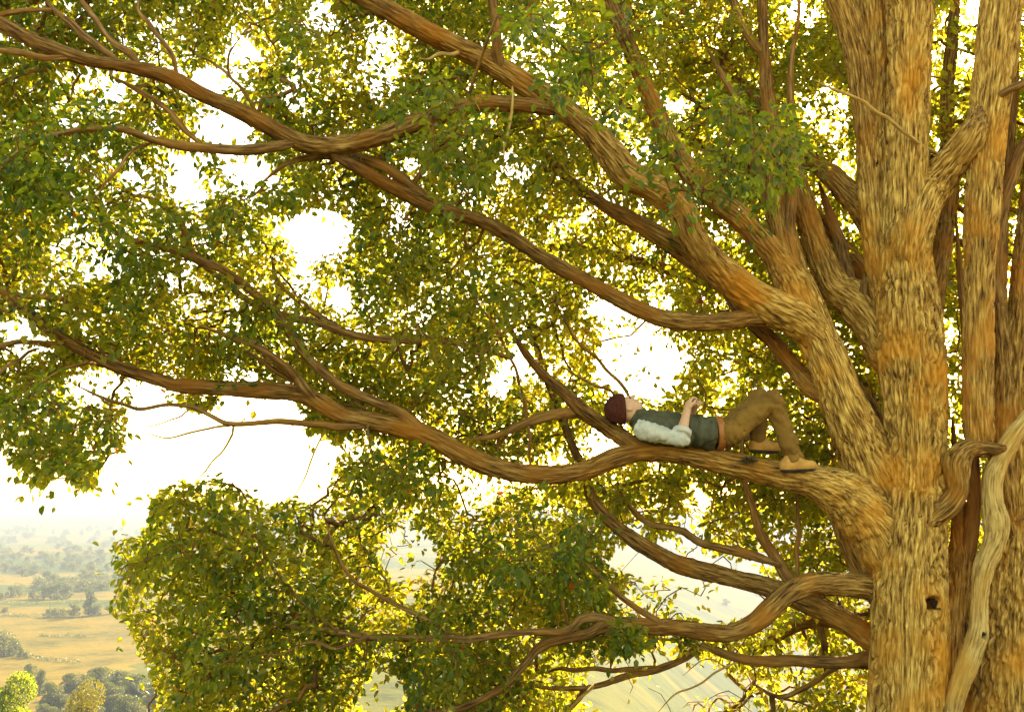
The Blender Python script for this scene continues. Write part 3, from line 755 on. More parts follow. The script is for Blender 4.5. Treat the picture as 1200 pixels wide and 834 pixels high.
def twig_mesh(ids):
    """thin crooked twigs from each sprig back to the wood it grows from"""
    A = pts_all[parent[ids]].astype(float); Bp = pts_all[ids].astype(float)
    L = np.linalg.norm(Bp - A, axis=1)
    r1 = 0.0031 * count[ids] ** 0.42
    r0 = r1 * 1.25 + 0.0008
    ns, nk = 3, 4
    t = np.linspace(0, 1, nk)
    sag = RNG.normal(0, 0.10, (len(ids), 3)); sag[:, 2] += 0.07
    side = RNG.normal(0, 0.05, (len(ids), 3))
    C = A[:, None] * (1 - t)[None, :, None] + Bp[:, None] * t[None, :, None]
    C = C + (np.sin(t * math.pi)[None, :, None] * sag[:, None] + np.sin(t * 2 * math.pi)[None, :, None] * side[:, None]) * L[:, None, None]
    Tn = (Bp - A) / (L[:, None] + 1e-6)
    U = np.cross(Tn, [0.3, 0.2, 0.93]); U /= np.linalg.norm(U, axis=1)[:, None] + 1e-6
    Vv = np.cross(Tn, U)
    a = np.arange(ns) * 2 * math.pi / ns
    R = r0[:, None] * (1 - t)[None] + r1[:, None] * t[None]
    V = C[:, :, None] + (np.cos(a)[None, None, :, None] * U[:, None, None] + np.sin(a)[None, None, :, None] * Vv[:, None, None]) * R[:, :, None, None]
    b = np.broadcast_to(np.stack([np.cos(a) * .01, np.sin(a) * .01, a * 0], 1)[None, None], V.shape).copy()
    b[..., 2] += (t[None, :] * L[:, None])[:, :, None]
    N = len(ids)
    base = np.arange(N)[:, None, None] * ns * nk + np.arange(nk - 1)[None, :, None] * ns
    i = base + np.arange(ns)[None, None]; j = base + (np.arange(ns)[None, None] + 1) % ns
    q = np.stack([i, j, j + ns, i + ns], -1).reshape(-1, 4)
    me = mesh_np('twigs', V.reshape(-1, 3), q)
    at_ = me.attributes.new('bark', 'FLOAT_VECTOR', 'POINT')
    at_.data.foreach_set('vector', b.astype(np.float32).ravel())
    return me


# one leaf: pointed oval folded along the midrib  (along, across, lift)
LEAFV = np.array([(0, 0, 0), (.32, .31, .09), (.68, .27, .06), (1.0, 0, -.08), (.68, -.27, .06), (.32, -.31, .09)])
LT = np.array([(0, 3, 1), (1, 3, 2), (0, 5, 3), (5, 4, 3)])


def leaf_mesh(P, D, Nn, size, tint, name='foliage'):
    """P base points, D leaf direction, Nn leaf normal"""
    S = np.cross(Nn, D); S /= np.linalg.norm(S, axis=1)[:, None] + 1e-6
    Nn = np.cross(D, S)
    curl = RNG.uniform(0.3, 2.2, len(P))
    wid = RNG.uniform(0.75, 1.1, len(P))
    V = (P[:, None] + size[:, None, None] * (LEAFV[None, :, 0:1] * D[:, None] + LEAFV[None, :, 1:2] * wid[:, None, None] * S[:, None]
                                             + LEAFV[None, :, 2:3] * curl[:, None, None] * Nn[:, None]))
    Fc = (np.arange(len(P))[:, None, None] * 6 + LT[None]).reshape(-1, 3)
    me = mesh_np(name, V.reshape(-1, 3), Fc, smooth=False)
    a = me.attributes.new('tint', 'FLOAT', 'FACE')
    a.data.foreach_set('value', np.repeat(tint, 4).astype(np.float32))
    return me


def unit(v):
    return v / (np.linalg.norm(v, axis=-1, keepdims=True) + 1e-6)


n_leaf = 0
PERSON_CLEAR = (700, 966, 448, 566)
for lid in dict.fromkeys(limb_of[n0:]):
    ids = np.where(limb_of == lid)[0]
    ids = ids[ids >= n0]
    if not len(ids): continue
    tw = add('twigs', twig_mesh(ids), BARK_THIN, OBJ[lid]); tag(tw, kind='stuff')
    A = pts_all[parent[ids]].astype(float); Bp = pts_all[ids].astype(float)
    d = unit(unit(Bp - A) + RNG.normal(0, 0.45, (len(ids), 3)) + [0, 0, -0.12])
    NL = 33
    cnt = RNG.integers(19, NL + 1, len(ids))
    spl = RNG.uniform(0.20, 0.42, len(ids))
    k = np.arange(NL)
    t = (k[None] + RNG.random((len(ids), NL))) / NL
    ang = k[None] * 2.4 + RNG.uniform(0, 6.28, (len(ids), 1)) + RNG.normal(0, .4, (len(ids), NL))
    U = unit(np.cross(d, [0.2, 0.1, 0.97])); Vv = np.cross(d, U)
    rad = np.cos(ang)[..., None] * U[:, None] + np.sin(ang)[..., None] * Vv[:, None]
    curve = np.array([0, 0, -0.22]) * (t ** 2)[..., None]
    P = Bp[:, None] + (d[:, None] * t[..., None] + curve - 0.25 * d[:, None]) * spl[:, None, None] + rad * RNG.uniform(0.01, 0.10, (len(ids), NL, 1))
    D = unit(d[:, None] * RNG.uniform(0.1, 0.9, (len(ids), NL, 1)) + rad * 0.9 + RNG.normal(0, .3, (len(ids), NL, 3)) + [0, 0, -0.35])
    Nn = unit(np.array([0, 0, 1.0]) + 0.5 * rad + RNG.normal(0, .55, (len(ids), NL, 3)))
    use = k[None] < cnt[:, None]
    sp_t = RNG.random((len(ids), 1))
    sp_t = np.where(Bp[:, 1:2] < 7.3, sp_t * 0.45 - 0.05, np.where(Bp[:, 1:2] > 8.8, 0.25 + 0.75 * sp_t, sp_t))  # shade and sun in the tint: near sprigs darker, far ones yellower
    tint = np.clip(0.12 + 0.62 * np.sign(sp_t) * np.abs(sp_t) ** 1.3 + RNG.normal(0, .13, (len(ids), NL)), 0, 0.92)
    tint = np.where(RNG.random(tint.shape) < 0.0012, 1.0, tint)
    size = RNG.uniform(0.042, 0.076, (len(ids), NL)) * np.where(Bp[:, 1:2] > 9.6, 1.25, 1.0)
    use &= (Bp[:, 1:2] < 9.6) | (RNG.random(use.shape) < 0.72)
    P, D, Nn, tint, size = P[use], D[use], Nn[use], tint[use], size[use]
    lx, ly = proj(P + D * size[:, None] * 0.5)
    keep = RNG.random(len(P)) < np.maximum(hole_w(lx, ly), 0.04) ** 0.8
    keep &= allowed(lx, ly) | (RNG.random(len(P)) < 0.05)
    x0, x1, y0_, y1_ = PERSON_CLEAR
    keep &= ~((lx > x0) & (lx < x1) & (ly > y0_) & (ly < y1_) & (P[:, 1] < 8.8))
    keep &= ~((lx > 1012) & (lx < 1215) & (P[:, 1] < 9.2))
    P, D, Nn, tint, size = P[keep], D[keep], Nn[keep], tint[keep], size[keep]
    if not len(P): continue
    n_leaf += len(P)
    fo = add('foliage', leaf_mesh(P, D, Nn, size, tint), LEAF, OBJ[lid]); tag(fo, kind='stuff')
print('sprigs', len(SPR), 'leaves', n_leaf)


# ------------------------------------------------------------------ the man on the limb: surfaces from distance fields
def surface_nets(fn, lo, hi, h, name):
    lo, hi = np.array(lo), np.array(hi)
    n = np.ceil((hi - lo) / h).astype(int) + 1
    g = [lo[k] + h * np.arange(n[k]) for k in range(3)]
    X, Y, Z = np.meshgrid(*g, indexing='ij')
    pts = np.stack([X, Y, Z], -1)
    c4 = np.ceil(n / 4).astype(int) + 1
    gc = [lo[k] + 4 * h * np.arange(c4[k]) for k in range(3)]
    Cc = fn(np.stack(np.meshgrid(*gc, indexing='ij'), -1).reshape(-1, 3)).reshape(c4)
    D = Cc.repeat(4, 0).repeat(4, 1).repeat(4, 2)[2:n[0] + 2, 2:n[1] + 2, 2:n[2] + 2].copy()
    m = np.abs(D) < 9 * h + 0.012
    D[m] = fn(pts[m])
    s = D < 0
    c = np.zeros(n - 1, int)
    for dx in (0, 1):
        for dy in (0, 1):
            for dz in (0, 1):
                c += s[dx:n[0] - 1 + dx, dy:n[1] - 1 + dy, dz:n[2] - 1 + dz]
    cells = np.argwhere((c > 0) & (c < 8))
    idx = np.full(n - 1, -1); idx[tuple(cells.T)] = np.arange(len(cells))
    acc = np.zeros((len(cells), 3)); w = np.zeros(len(cells))
    cor = [(a, b, e) for a in (0, 1) for b in (0, 1) for e in (0, 1)]
    for p in cor:
        for ax in range(3):
            if p[ax]: continue
            q = list(p); q[ax] = 1
            ia = tuple((cells + p).T); ib = tuple((cells + q).T)
            da, db = D[ia], D[ib]
            m = (da < 0) != (db < 0)
            t = np.where(m, da / np.where(m, da - db, 1), 0)
            pos = np.tile(np.array(p, float), (len(cells), 1)); pos[:, ax] += t
            acc[m] += pos[m]; w[m] += 1
    V = lo + (cells + acc / w[:, None]) * h
    quads = []
    for ax in range(3):
        b, e = [k for k in range(3) if k != ax]
        sl0 = [slice(None)] * 3; sl1 = [slice(None)] * 3
        sl0[ax] = slice(0, n[ax] - 1); sl1[ax] = slice(1, n[ax])
        ch = np.argwhere(s[tuple(sl0)] != s[tuple(sl1)])
        ch = ch[(ch[:, b] > 0) & (ch[:, e] > 0) & (ch[:, b] < n[b] - 1) & (ch[:, e] < n[e] - 1)]
        inside = s[tuple(sl0)][tuple(ch.T)]
        def cell(ob, oe):
            q = ch.copy(); q[:, b] -= ob; q[:, e] -= oe
            return idx[tuple(q.T)]
        q = np.stack([cell(1, 1), cell(0, 1), cell(0, 0), cell(1, 0)], 1)
        flip = inside if ax != 1 else ~inside
        q[~flip] = q[~flip][:, ::-1]
        quads.append(q)
    return mesh_np(name, V, np.vstack(quads))


def cap_d(P, a, b, ra, rb, sy=1.0):
    """tapered capsule; sy widens it across (world y)"""
    a, b = np.asarray(a, float), np.asarray(b, float)
    k = np.array([1, 1 / sy, 1])
    Pa = (P - a) * k
    ba = (b - a) * k
    t = np.clip((Pa @ ba) / (ba @ ba + 1e-9), 0, 1)
    return np.linalg.norm(Pa - t[:, None] * ba, axis=1) - (ra + (rb - ra) * t)


def ell_d(P, c, r, ax=None):
    q = P - np.asarray(c)
    if ax is not None: q = q @ np.asarray(ax).T
    r = np.asarray(r)
    k0 = np.linalg.norm(q / r, axis=1); k1 = np.linalg.norm(q / r ** 2, axis=1)
    return k0 * (k0 - 1) / (k1 + 1e-9)


def smin(a, b, k):
    h = np.clip(0.5 + 0.5 * (b - a) / k, 0, 1)
    return b + (a - b) * h - k * h * (1 - h)


def union(ds, k):
    r = ds[0]
    for d in ds[1:]: r = smin(r, d, k)
    return r


PY = 8.36
def J(px, py, dy=0.0): return at(px, py, PY + dy)


PXM = PY / F                                       # metres per photo pixel at the man
up_n = np.array([0.27, 0, 0.963]); ax_c = np.array([0.963, 0, -0.27]); ay = np.array([0, 1.0, 0])
HC = J(732, 478)
def HP(along, out, side=0.0): return HC + ax_c * along + up_n * out + ay * side


hip_n, knee_n, ank_n = J(858, 506, -.10), J(905, 468, -.13), J(930, 536, -.10)
hip_f, knee_f, ank_f = J(858, 501, .10), J(891, 466, .13), J(888, 514, .09)
sh_n, el_n, wr_n = J(754, 503, -.18), J(797, 515, -.25), J(805, 482, -.17)
sh_f, el_f, wr_f = J(756, 497, .18), J(802, 506, .26), J(812, 480, .02)
chest, waist, pelv = J(772, 502), J(828, 508), J(852, 508)


def wr(P, amp, f=(22, 22, 22), seed=3):
    return (vnoise(P * np.array(f), seed) - 0.5) * amp


def crease(P, amp, f, seed, k=5):
    """narrow folds pressed into cloth"""
    return amp * (1 - np.abs(2 * vnoise(P @ np.asarray(f, float), seed) - 1)) ** k


def along(a, b, fl, fa):
    """noise frame stretched along a limb of the body"""
    x = unit(np.asarray(b) - a); y = unit(np.cross(x, [0.1, 1, 0.2])); z = np.cross(x, y)
    return np.stack([x * fl, y * fa, z * fa], 1)


def hand_d(P, w, tipdir, palmn, sidedir, s=1.0):
    """relaxed closed hand: palm, four bent fingers, thumb from the side of the palm"""
    c = w + tipdir * 0.052 * s
    A = np.stack([tipdir, sidedir, palmn])
    ds = [ell_d(P, c, np.array([.052, .043, .021]) * s, A), cap_d(P, w - tipdir * .02, c, .027 * s, .026 * s)]
    palm = union(ds, .02)
    r = palm
    for k, (o, ln) in enumerate([(-.030, .85), (-.010, 1.0), (.010, .95), (.029, .78)]):
        k0 = w + tipdir * .088 * s + sidedir * o * s
        k1 = k0 + (tipdir * .030 + palmn * .016) * ln * s
        k2 = k1 + (tipdir * .006 + palmn * .026) * ln * s
        k3 = k2 + (-tipdir * .014 + palmn * .012) * ln * s
        f = np.minimum(np.minimum(cap_d(P, k0, k1, .0098 * s, .0092 * s), cap_d(P, k1, k2, .0092 * s, .0086 * s)), cap_d(P, k2, k3, .0086 * s, .0076 * s))
        r = smin(r, f, .006)
    t0 = w + tipdir * .03 * s - sidedir * .034 * s + palmn * .006
    t1 = t0 + tipdir * .032 * s - sidedir * .018 * s + palmn * .014 * s
    t2 = t1 + tipdir * .030 * s + sidedir * .008 * s + palmn * .010 * s
    th_ = np.minimum(cap_d(P, t0, t1, .0135 * s, .011 * s), cap_d(P, t1, t2, .011 * s, .009 * s))
    return smin(r, th_, .009)


def torso(P, g=0.0):
    return union([cap_d(P, chest, waist, .128 + g, .112 + g, 1.36), cap_d(P, waist, pelv, .112 + g, .112 + g, 1.38),
                  cap_d(P, J(757, 501, -.13), J(757, 500, .13), .085 + g, .085 + g)], .05)


def body_f(P):
    head = union([ell_d(P, HP(-.022, -.012), (.106, .078, .098), np.stack([ax_c, ay, up_n])),
                  ell_d(P, HP(.055, .028), (.072, .058, .060), np.stack([ax_c, ay, up_n])),
                  cap_d(P, HP(.098, .040, -.012), HP(.098, .040, .012), .026, .026)], .03)
    head = smin(head, cap_d(P, HP(.012, .088), HP(.046, .109), .010, .015), .012)           # nose
    head = smin(head, cap_d(P, HP(.000, .083, -.030), HP(.000, .083, .030), .010, .010), .012)   # brow
    head = smin(head, cap_d(P, HP(.073, .088, -.014), HP(.073, .088, .014), .007, .007), .008)   # lips
    head = smin(head, ell_d(P, HP(.025, -.005, -.079), (.032, .010, .020), np.stack([ax_c, ay, up_n])), .008)
    head = smin(head, ell_d(P, HP(.025, -.005, .079), (.032, .010, .020), np.stack([ax_c, ay, up_n])), .008)
    for s in (-.031, .031):
        head = np.maximum(head, -(np.linalg.norm(P - HP(.016, .095, s), axis=1) - .013))
    neck = cap_d(P, HP(.055, -.03), J(763, 496), .056, .060)
    r = smin(head, neck, .03)
    r = smin(r, torso(P, -.04), .03)
    for a, b, c, td, pn, sd in ((sh_n, el_n, wr_n, unit(wr_n - el_n), unit(np.array([.9, .25, .05])), None), (sh_f, el_f, wr_f, unit(wr_f - el_f), unit(np.array([.2, -.95, .1])), None)):
        r = smin(r, cap_d(P, a, b, .050, .041), .03)
        r = smin(r, smin(cap_d(P, b, b + (c - b) * .35, .040, .042), cap_d(P, b + (c - b) * .35, c, .042, .027), .01), .02)
        pn = unit(pn - td * (pn @ td)); sdv = np.cross(td, pn)
        r = smin(r, hand_d(P, c, td, pn, sdv), .012)
    for a, b, c in ((hip_n, knee_n, ank_n), (hip_f, knee_f, ank_f)):
        r = smin(r, cap_d(P, a, b, .082, .055), .03)
        r = smin(r, cap_d(P, b, c, .055, .040), .03)
    return r


def vest_f(P):
    d = torso(P, .014)
    col = cap_d(P, HP(.062, -.035), J(766, 496), .074, .086, 1.05)
    d = smin(d, col, .04)
    ax = unit(waist - chest); s = (P - chest) @ ax
    d = d + .007 * np.cos(s * 2 * math.pi / .085) * sstep(.02, .1, s) + crease(P, .012, along(chest, waist, 20, 9), 75) + wr(P, .018) + wr(P, .008, (55, 40, 55), 9)
    d = np.maximum(d, (P - J(837, 508)) @ ax)                                   # hem above the belt
    d = np.maximum(d, -((P - HP(.082, 0)) @ unit(np.array([.8, 0, -.45]))))      # collar edge
    for s_, e_ in ((sh_n, el_n), (sh_f, el_f)):                                   # arm holes
        d = np.maximum(d, -(cap_d(P, s_ + (s_ - chest) * .25, e_, .072, .058)))
    d = np.maximum(d, -(np.linalg.norm((P - HC) * [1, 1, 1], axis=1) - .098))
    return d


def sleeve(P, a, b, c):
    fore = b + (c - b) * .34
    d = union([cap_d(P, a, b, .080, .062), cap_d(P, b, fore, .060, .056)], .03)
    ax = unit(b - a); s = (P - a) @ ax
    d = d + wr(P, .020, (17, 17, 17), 5) + wr(P, .011, (48, 24, 24), 15) + crease(P, .013, along(a, b, 24, 11), 71) + crease(P, .009, along(a + [.1, 0, .06], b, 34, 14), 72) + .0015 * np.sin(s * 120 + 9 * vnoise(P * 9, 2))
    d = np.maximum(d, (P - fore) @ unit(c - b))
    cuff = np.maximum(cap_d(P, b, c, .072, .070), np.abs((P - (b + (c - b) * .27)) @ unit(c - b)) - .022)
    return np.minimum(d, cuff)


def shirt_f(P):
    d = np.minimum(sleeve(P, sh_n, el_n, wr_n), sleeve(P, sh_f, el_f, wr_f))
    return smin(d, np.maximum(torso(P, -.02), (P - J(800, 508)) @ np.array([1.0, 0, 0])), .02)


def trousers_f(P):
    d = union([cap_d(P, J(846, 508), pelv, .116, .120, 1.36), cap_d(P, hip_n, knee_n, .106, .078), cap_d(P, hip_f, knee_f, .104, .076)], .045)
    d = smin(d, cap_d(P, knee_n, ank_n + (ank_n - knee_n) * .02, .078, .070), .03)
    d = smin(d, cap_d(P, knee_f, ank_f, .076, .066), .03)
    dk = np.exp(-(np.minimum(np.linalg.norm(P - knee_n, axis=1), np.linalg.norm(P - ank_n, axis=1)) / .16) ** 2)
    dl = np.exp(-(np.minimum(np.linalg.norm(P - knee_n, axis=1), np.minimum(np.linalg.norm(P - hip_n, axis=1), np.linalg.norm(P - ank_n, axis=1))) / .15) ** 2)
    d = d + (.35 + .9 * dl) * (crease(P, .013, along(hip_n, ank_n, 20, 9), 73) + crease(P, .010, along(hip_n, knee_n, 30, 10), 74)) + wr(P, .016, (14, 14, 14)) + wr(P, .008, (30, 45, 45), 17) + dk * .006 * np.sin((P @ np.array([30, 0, 70.])) + 5 * vnoise(P * 8, 4))
    d = np.maximum(d, (P - (ank_n + (ank_n - knee_n) * .06)) @ unit(ank_n - knee_n) * np.where(np.linalg.norm(P - ank_n, axis=1) < .2, 1, 0) - np.where(np.linalg.norm(P - ank_n, axis=1) < .2, 0, 1))
    d = np.maximum(d, -((P - J(843, 508)) @ unit(waist - pelv) * -1 + 0) * 0 - 1)
    return np.maximum(d, (J(842, 508) - P) @ np.array([1.0, 0, 0]))


def belt_f(P):
    d = cap_d(P, J(830, 508), pelv, .130, .130, 1.36)
    return np.maximum(np.maximum(d, -(d + .02)), np.abs((P - J(842, 508)) @ np.array([1.0, 0, 0.06])) - .027)


def boot(heel, toe, ank, knee):
    def f(P, g=0.0):
        d = union([cap_d(P, heel, toe, .046 + g, .038 + g), cap_d(P, heel + np.array([0, 0, .01]), ank, .050 + g, .052 + g), cap_d(P, ank, heel * .4 + toe * .6, .040 + g, .036 + g)], .035)
        d = d + wr(P, .006, (40, 40, 40), 6)
        ax = unit(toe - heel); nrm = unit(np.cross(np.cross(ax, [0, 0, 1.0]), ax))
        h = (P - heel) @ nrm
        return d, h, np.maximum(d, np.maximum(-(h + .036), (P - ank) @ unit(knee - ank) - .055))
    def up(P): return f(P)[2]
    def sole(P):
        d, h, _ = f(P, .006)
        return np.maximum(d, np.maximum(h + .026, -(h + .050)))
    return up, sole


man = empty('person', (chest + pelv) / 2 - [0, 0, 0.16])
tag(man, 'man in maroon beanie, green vest and tan trousers lying back on the long low limb', 'person')
bx = lambda pts, m: (np.min(pts, 0) - m, np.max(pts, 0) + m)


def sdf_part(name, fn, pts, margin, h, mat, parent=None, label=None):
    lo, hi = bx(np.array(pts), margin)
    o = add(name, surface_nets(fn, lo, hi, h, name), mat, parent or man)
    if label: o['label'] = label
    return o


body = sdf_part('body', body_f, [HC, chest, pelv, knee_n, knee_f, ank_n, ank_f, wr_n + [0, 0, .12], wr_f + [0, 0, .12], el_n, el_f], .16, .0085, SKIN)
sdf_part('vest', vest_f, [HP(.05, 0), chest, J(845, 508), sh_n, sh_f], .19, .0095, VEST)
sdf_part('shirt', shirt_f, [sh_n, el_n, wr_n, sh_f, el_f, wr_f], .12, .009, SHIRT)
sdf_part('trousers', trousers_f, [pelv, hip_n, knee_n, ank_n, knee_f, ank_f], .2, .0095, CORD)
belt = sdf_part('belt', belt_f, [J(844, 508, -.1), J(844, 508, .1)], .17, .006, LEATHER)
bk = np.array([(x, y, z) for x in (-.02, .02) for y in (-.024, .024) for z in (-.003, .003)])
bkf = np.array([[0, 1, 3, 2], [4, 6, 7, 5], [0, 4, 5, 1], [2, 3, 7, 6], [0, 2, 6, 4], [1, 5, 7, 3]])
add('buckle', mesh_np('buckle', bk + J(844, 508) + [0.0, 0, .133], bkf, False), METAL, belt)


def beanie_f(P):
    A = np.stack([ax_c, ay, up_n])
    d = union([ell_d(P, HP(-.032, -.016), (.118, .094, .114), A), ell_d(P, HP(-.075, -.045), (.062, .06, .058), A)], .04)
    s = (P - HC) @ ax_c; o = (P - HC) @ up_n; q = (P - HC) @ ay
    ang = np.arctan2(q, o)
    d = d + .003 * np.cos(ang * 34) + wr(P, .010, (30, 30, 30), 8)
    edge = s - (-.006 - .35 * (o - .02))
    brim = np.maximum(ell_d(P, HP(-.032, -.016), (.124, .100, .121), A), np.abs(edge + .02) - .021)
    return np.minimum(np.maximum(d, edge), brim)


sdf_part('beanie', beanie_f, [HC], .19, .0065, WOOL)


for s in (-.031, .031):
    lo = HP(.015, .083, s)
    sdf_part('eye', lambda P, c=lo: ell_d(P, c, (.012, .012, .009)), [lo], .02, .004, plain('eye', (.12, .08, .06), .2, .05, spec=.5))
for (he, to, an, kn_, m_) in ((J(922, 546, -.10), J(951, 545, -.13), J(930, 534, -.10), knee_n, 0), (J(886, 523, .09), J(909, 524, .06), J(888, 512, .09), knee_f, 1)):
    u, s = boot(he, to, an, kn_)
    b = sdf_part('boot', u, [he, to, an], .12, .007, SUEDE)
    sdf_part('sole', s, [he, to], .12, .006, RUBBER, b)

# dry tuft of moss and bark by his boots
def tuft():
    P, D = [], []
    c = J(878, 541, -.05)
    for k in range(190):
        q = RNG.normal(0, 1, 3); q[2] = abs(q[2]) * .8; q = unit(q)
        P.append(c + q * RNG.uniform(.005, .045) * [1.3, 1, .8]); D.append(unit(q + RNG.normal(0, .5, 3)))
    P, D = np.array(P), np.array(D)
    return leaf_mesh(P, D, unit(RNG.normal(0, 1, P.shape)), RNG.uniform(.014, .034, len(P)), RNG.uniform(0, .4, len(P)), 'moss_tuft')
t_ = add('moss_tuft', tuft(), MOSS)
tag(t_, 'small dark dry moss tuft on the limb between the hips and boots', 'moss')


# ------------------------------------------------------------------ trees of the valley
def far_tree_meshes(seed, h, wx, lobes, nleaf, lsize, trunk_h, tint0, flat=0.75):
    rng = np.random.default_rng(seed)
    C, R = [], []
    for k in range(lobes):
        a = rng.uniform(0, 6.28); rad = wx * rng.uniform(0.1, 0.62)
        z = trunk_h + (h * 0.88 - trunk_h) * ((k + 0.5) / lobes) ** 1.15
        sh = 1 - 0.45 * ((z - trunk_h) / (h - trunk_h))
        C.append([math.cos(a) * rad * sh, math.sin(a) * rad * sh, z]); R.append(wx * rng.uniform(0.26, 0.44))
    C, R = np.array(C), np.array(R)
    k = rng.integers(0, lobes, nleaf)
    q = unit(rng.normal(0, 1, (nleaf, 3)))
    rr_ = R[k] * rng.uniform(0.55, 1.06, nleaf) ** 0.6
    P = C[k] + q * rr_[:, None] * [1, 1, flat]
    D = unit(q + rng.normal(0, .7, (nleaf, 3)))
    Nn = unit(q + rng.normal(0, .6, (nleaf, 3)))
    tint = np.clip(tint0 + rng.normal(0, .18, nleaf) + 0.1 * (rng.random(lobes)[k] - .5), 0, 1)
    cm = leaf_mesh(P, D, Nn, rng.uniform(.7, 1.3, nleaf) * lsize, tint, 'crown')
    cm['local'] = 1
    S = [[0, 0, -0.6, wx * .075], [wx * .03, 0, trunk_h * .6, wx * .055], [-wx * .03, 0.02, h * .55, wx * .035], [0, 0, h * .85, wx * .012]]
    tm = tube(spline(S, h / 14), 'trunk', ridge=0, sides=8)
    tm['local'] = 1
    return cm, tm


def plant_tree(name, proto, mat, loc, s, rz, label, cat, group):
    r = empty(name, loc)
    r.rotation_euler = (0, 0, rz); r.scale = (s[0], s[0], s[1])
    for nm, me, mt in (('crown', proto[0], mat), ('trunk', proto[1], BARK_THIN)):
        add(nm, me, mt, r)
    tag(r, label, cat, group)
    return r


PROTO = [far_tree_meshes(100 + k, 10, 5 + (k % 3), 9 + k, 1500, 0.62, 0.5 + 0.25 * k, 0.3 + .12 * k) for k in range(4)]
CON = far_tree_meshes(140, 14, 3.0, 12, 1500, 0.6, 1.0, 0.2, 1.1)
NEAR = [far_tree_meshes(200, 9, 4.2, 16, 15000, 0.20, 1.2, 0.08), far_tree_meshes(201, 7, 4.0, 15, 12000, 0.18, .6, 0.75), far_tree_meshes(202, 6, 3.6, 14, 7000, 0.22, .8, 0.5)]


def hit_ground(px, py):
    """where the view ray through a photo pixel meets the valley floor"""
    xc, yc = (px - W / 2) / F, (H / 2 - py) / F
    d = np.array([xc, math.cos(PITCH) - yc * math.sin(PITCH), math.sin(PITCH) + yc * math.cos(PITCH)])
    t = np.concatenate([np.linspace(60, 800, 900), np.linspace(800, 9000, 2500)]) / d[1]
    P = CAM + d * t[:, None]
    below = P[:, 2] < ground_z(P[:, 0], P[:, 1])
    k = int(np.argmax(below)) if below.any() else -1
    return P[k], P[k, 1]


def valley_tree(px, base, top, kind, width=None, name='field_tree', label='', cat='tree', group=None):
    P, Yd = hit_ground(px, base)
    hgt = (base - top) * Yd / F
    pr = CON if kind == 9 else PROTO[kind]
    h0 = 14 if kind == 9 else 10
    sz = hgt / h0
    sx = sz if width is None else width * Yd / F / (2 * 5.2)
    P[2] = ground_z(P[0], P[1])
    return plant_tree(name, pr, FARLEAF, P, (sx, sz), random.uniform(0, 6.28), label, cat, group)


# the clump in the middle of the pasture, tree by tree
for (px, b, t, k, w_, lab) in [
    (55, 723, 713, 0, 13, 'smallest rounded bush at the end of the dark clump in the pasture'),
    (64, 723, 711, 1, 15, 'low round bush second in the dark clump in the pasture'),
    (74, 722, 712, 2, 12, 'low bush beside the broad trees of the pasture clump'),
    (86, 722, 706, 3, 22, 'broad dark tree beside the tall one in the pasture clump'),
    (104, 721, 688, 9, 34, 'tall narrow dark tree rising above the pasture clump'),
    (112, 721, 706, 1, 18, 'dark bush at the foot of the tall narrow pasture tree'),
    (130, 719, 706, 0, 18, 'lone round grey bush apart from the pasture clump')]:
    valley_tree(px, b, t, k, w_, 'pasture_tree', lab, 'tree', 'trees of the pasture clump')
for (px, b, t, k, w_) in [(-14, 769, 738, 1, 40), (4, 768, 741, 2, 32), (17, 767, 749, 0, 18), (24, 770, 757, 3, 12), (30, 771, 762, 1, 10)]:
    valley_tree(px, b, t, k, w_, 'hedge_tree', 'dark tree in the ragged hedge below the golden pasture', 'tree', 'trees of the pasture hedge')
for (px, b, t, k, w_) in [(12, 700, 686, 0, 14), (22, 699, 684, 2, 16), (38, 702, 690, 1, 16), (2, 703, 694, 3, 12)]:
    valley_tree(px, b, t, k, w_, 'orchard_tree', 'small open tree on the pale strip beyond the pasture', 'tree', 'small trees on the pale strip')
for (px, b, t, k, w_) in [(52, 702, 684, 1, 22), (66, 702, 680, 0, 30), (79, 701, 684, 3, 18), (5, 717, 711, 1, 12)]:
    valley_tree(px, b, t, k, w_, 'valley_tree', 'broad dark tree of the round copse on the pale strip', 'tree', 'trees of the round copse')
rng = np.random.default_rng(5)
NW = 0
for (ya, yb, xs, lab) in [(676, 694, (40, 130), 'grey green tree in the wood right behind the round copse'), (662, 676, (-20, 100), 'dark hazy tree in the long wood behind the small orchard trees'),
        (668, 682, (100, 210), 'hazy tree in the wood running behind the big tree leaves'), (650, 662, (-30, 120), 'pale hazy tree in the second belt of woods across the valley'),
        (640, 650, (-30, 210), 'pale tree in the belt beside the light green field'), (632, 640, (-30, 230), 'faint tree in the belt beyond the light green field'),
        (625, 632, (-30, 240), 'very faint tree in the middle belt of the hazy plain'), (616, 624, (-30, 260), 'barely visible tree in the upper belt of the hazy plain'),
        (609, 615, (-30, 260), 'almost vanished tree in the last belt under the skyline')]:
    for k in range(26 if yb > 650 else 30):
        px = rng.uniform(*xs); b = rng.uniform(ya, yb)
        sc_ = np.interp(b, [609, 640, 695], [4.5, 8, 14])
        valley_tree(px, b, b - sc_ * rng.uniform(.6, 1.15), int(rng.integers(0, 4)), sc_ * rng.uniform(1.0, 2.1), 'woodland_tree',
                    lab, 'tree', 'woodland trees of the valley')
        NW += 1
for k in range(22):                                    # the hazy slope seen below the right-hand limbs
    px = rng.uniform(440, 1000); b = rng.uniform(650, 800)
    valley_tree(px, b, b - 9 * rng.uniform(.6, 1.2), int(rng.integers(0, 4)), 12 * rng.uniform(.7, 1.6), 'slope_tree',
                'faint tree lost in bright haze on the deep slope', 'tree', 'faint trees of the deep slope')


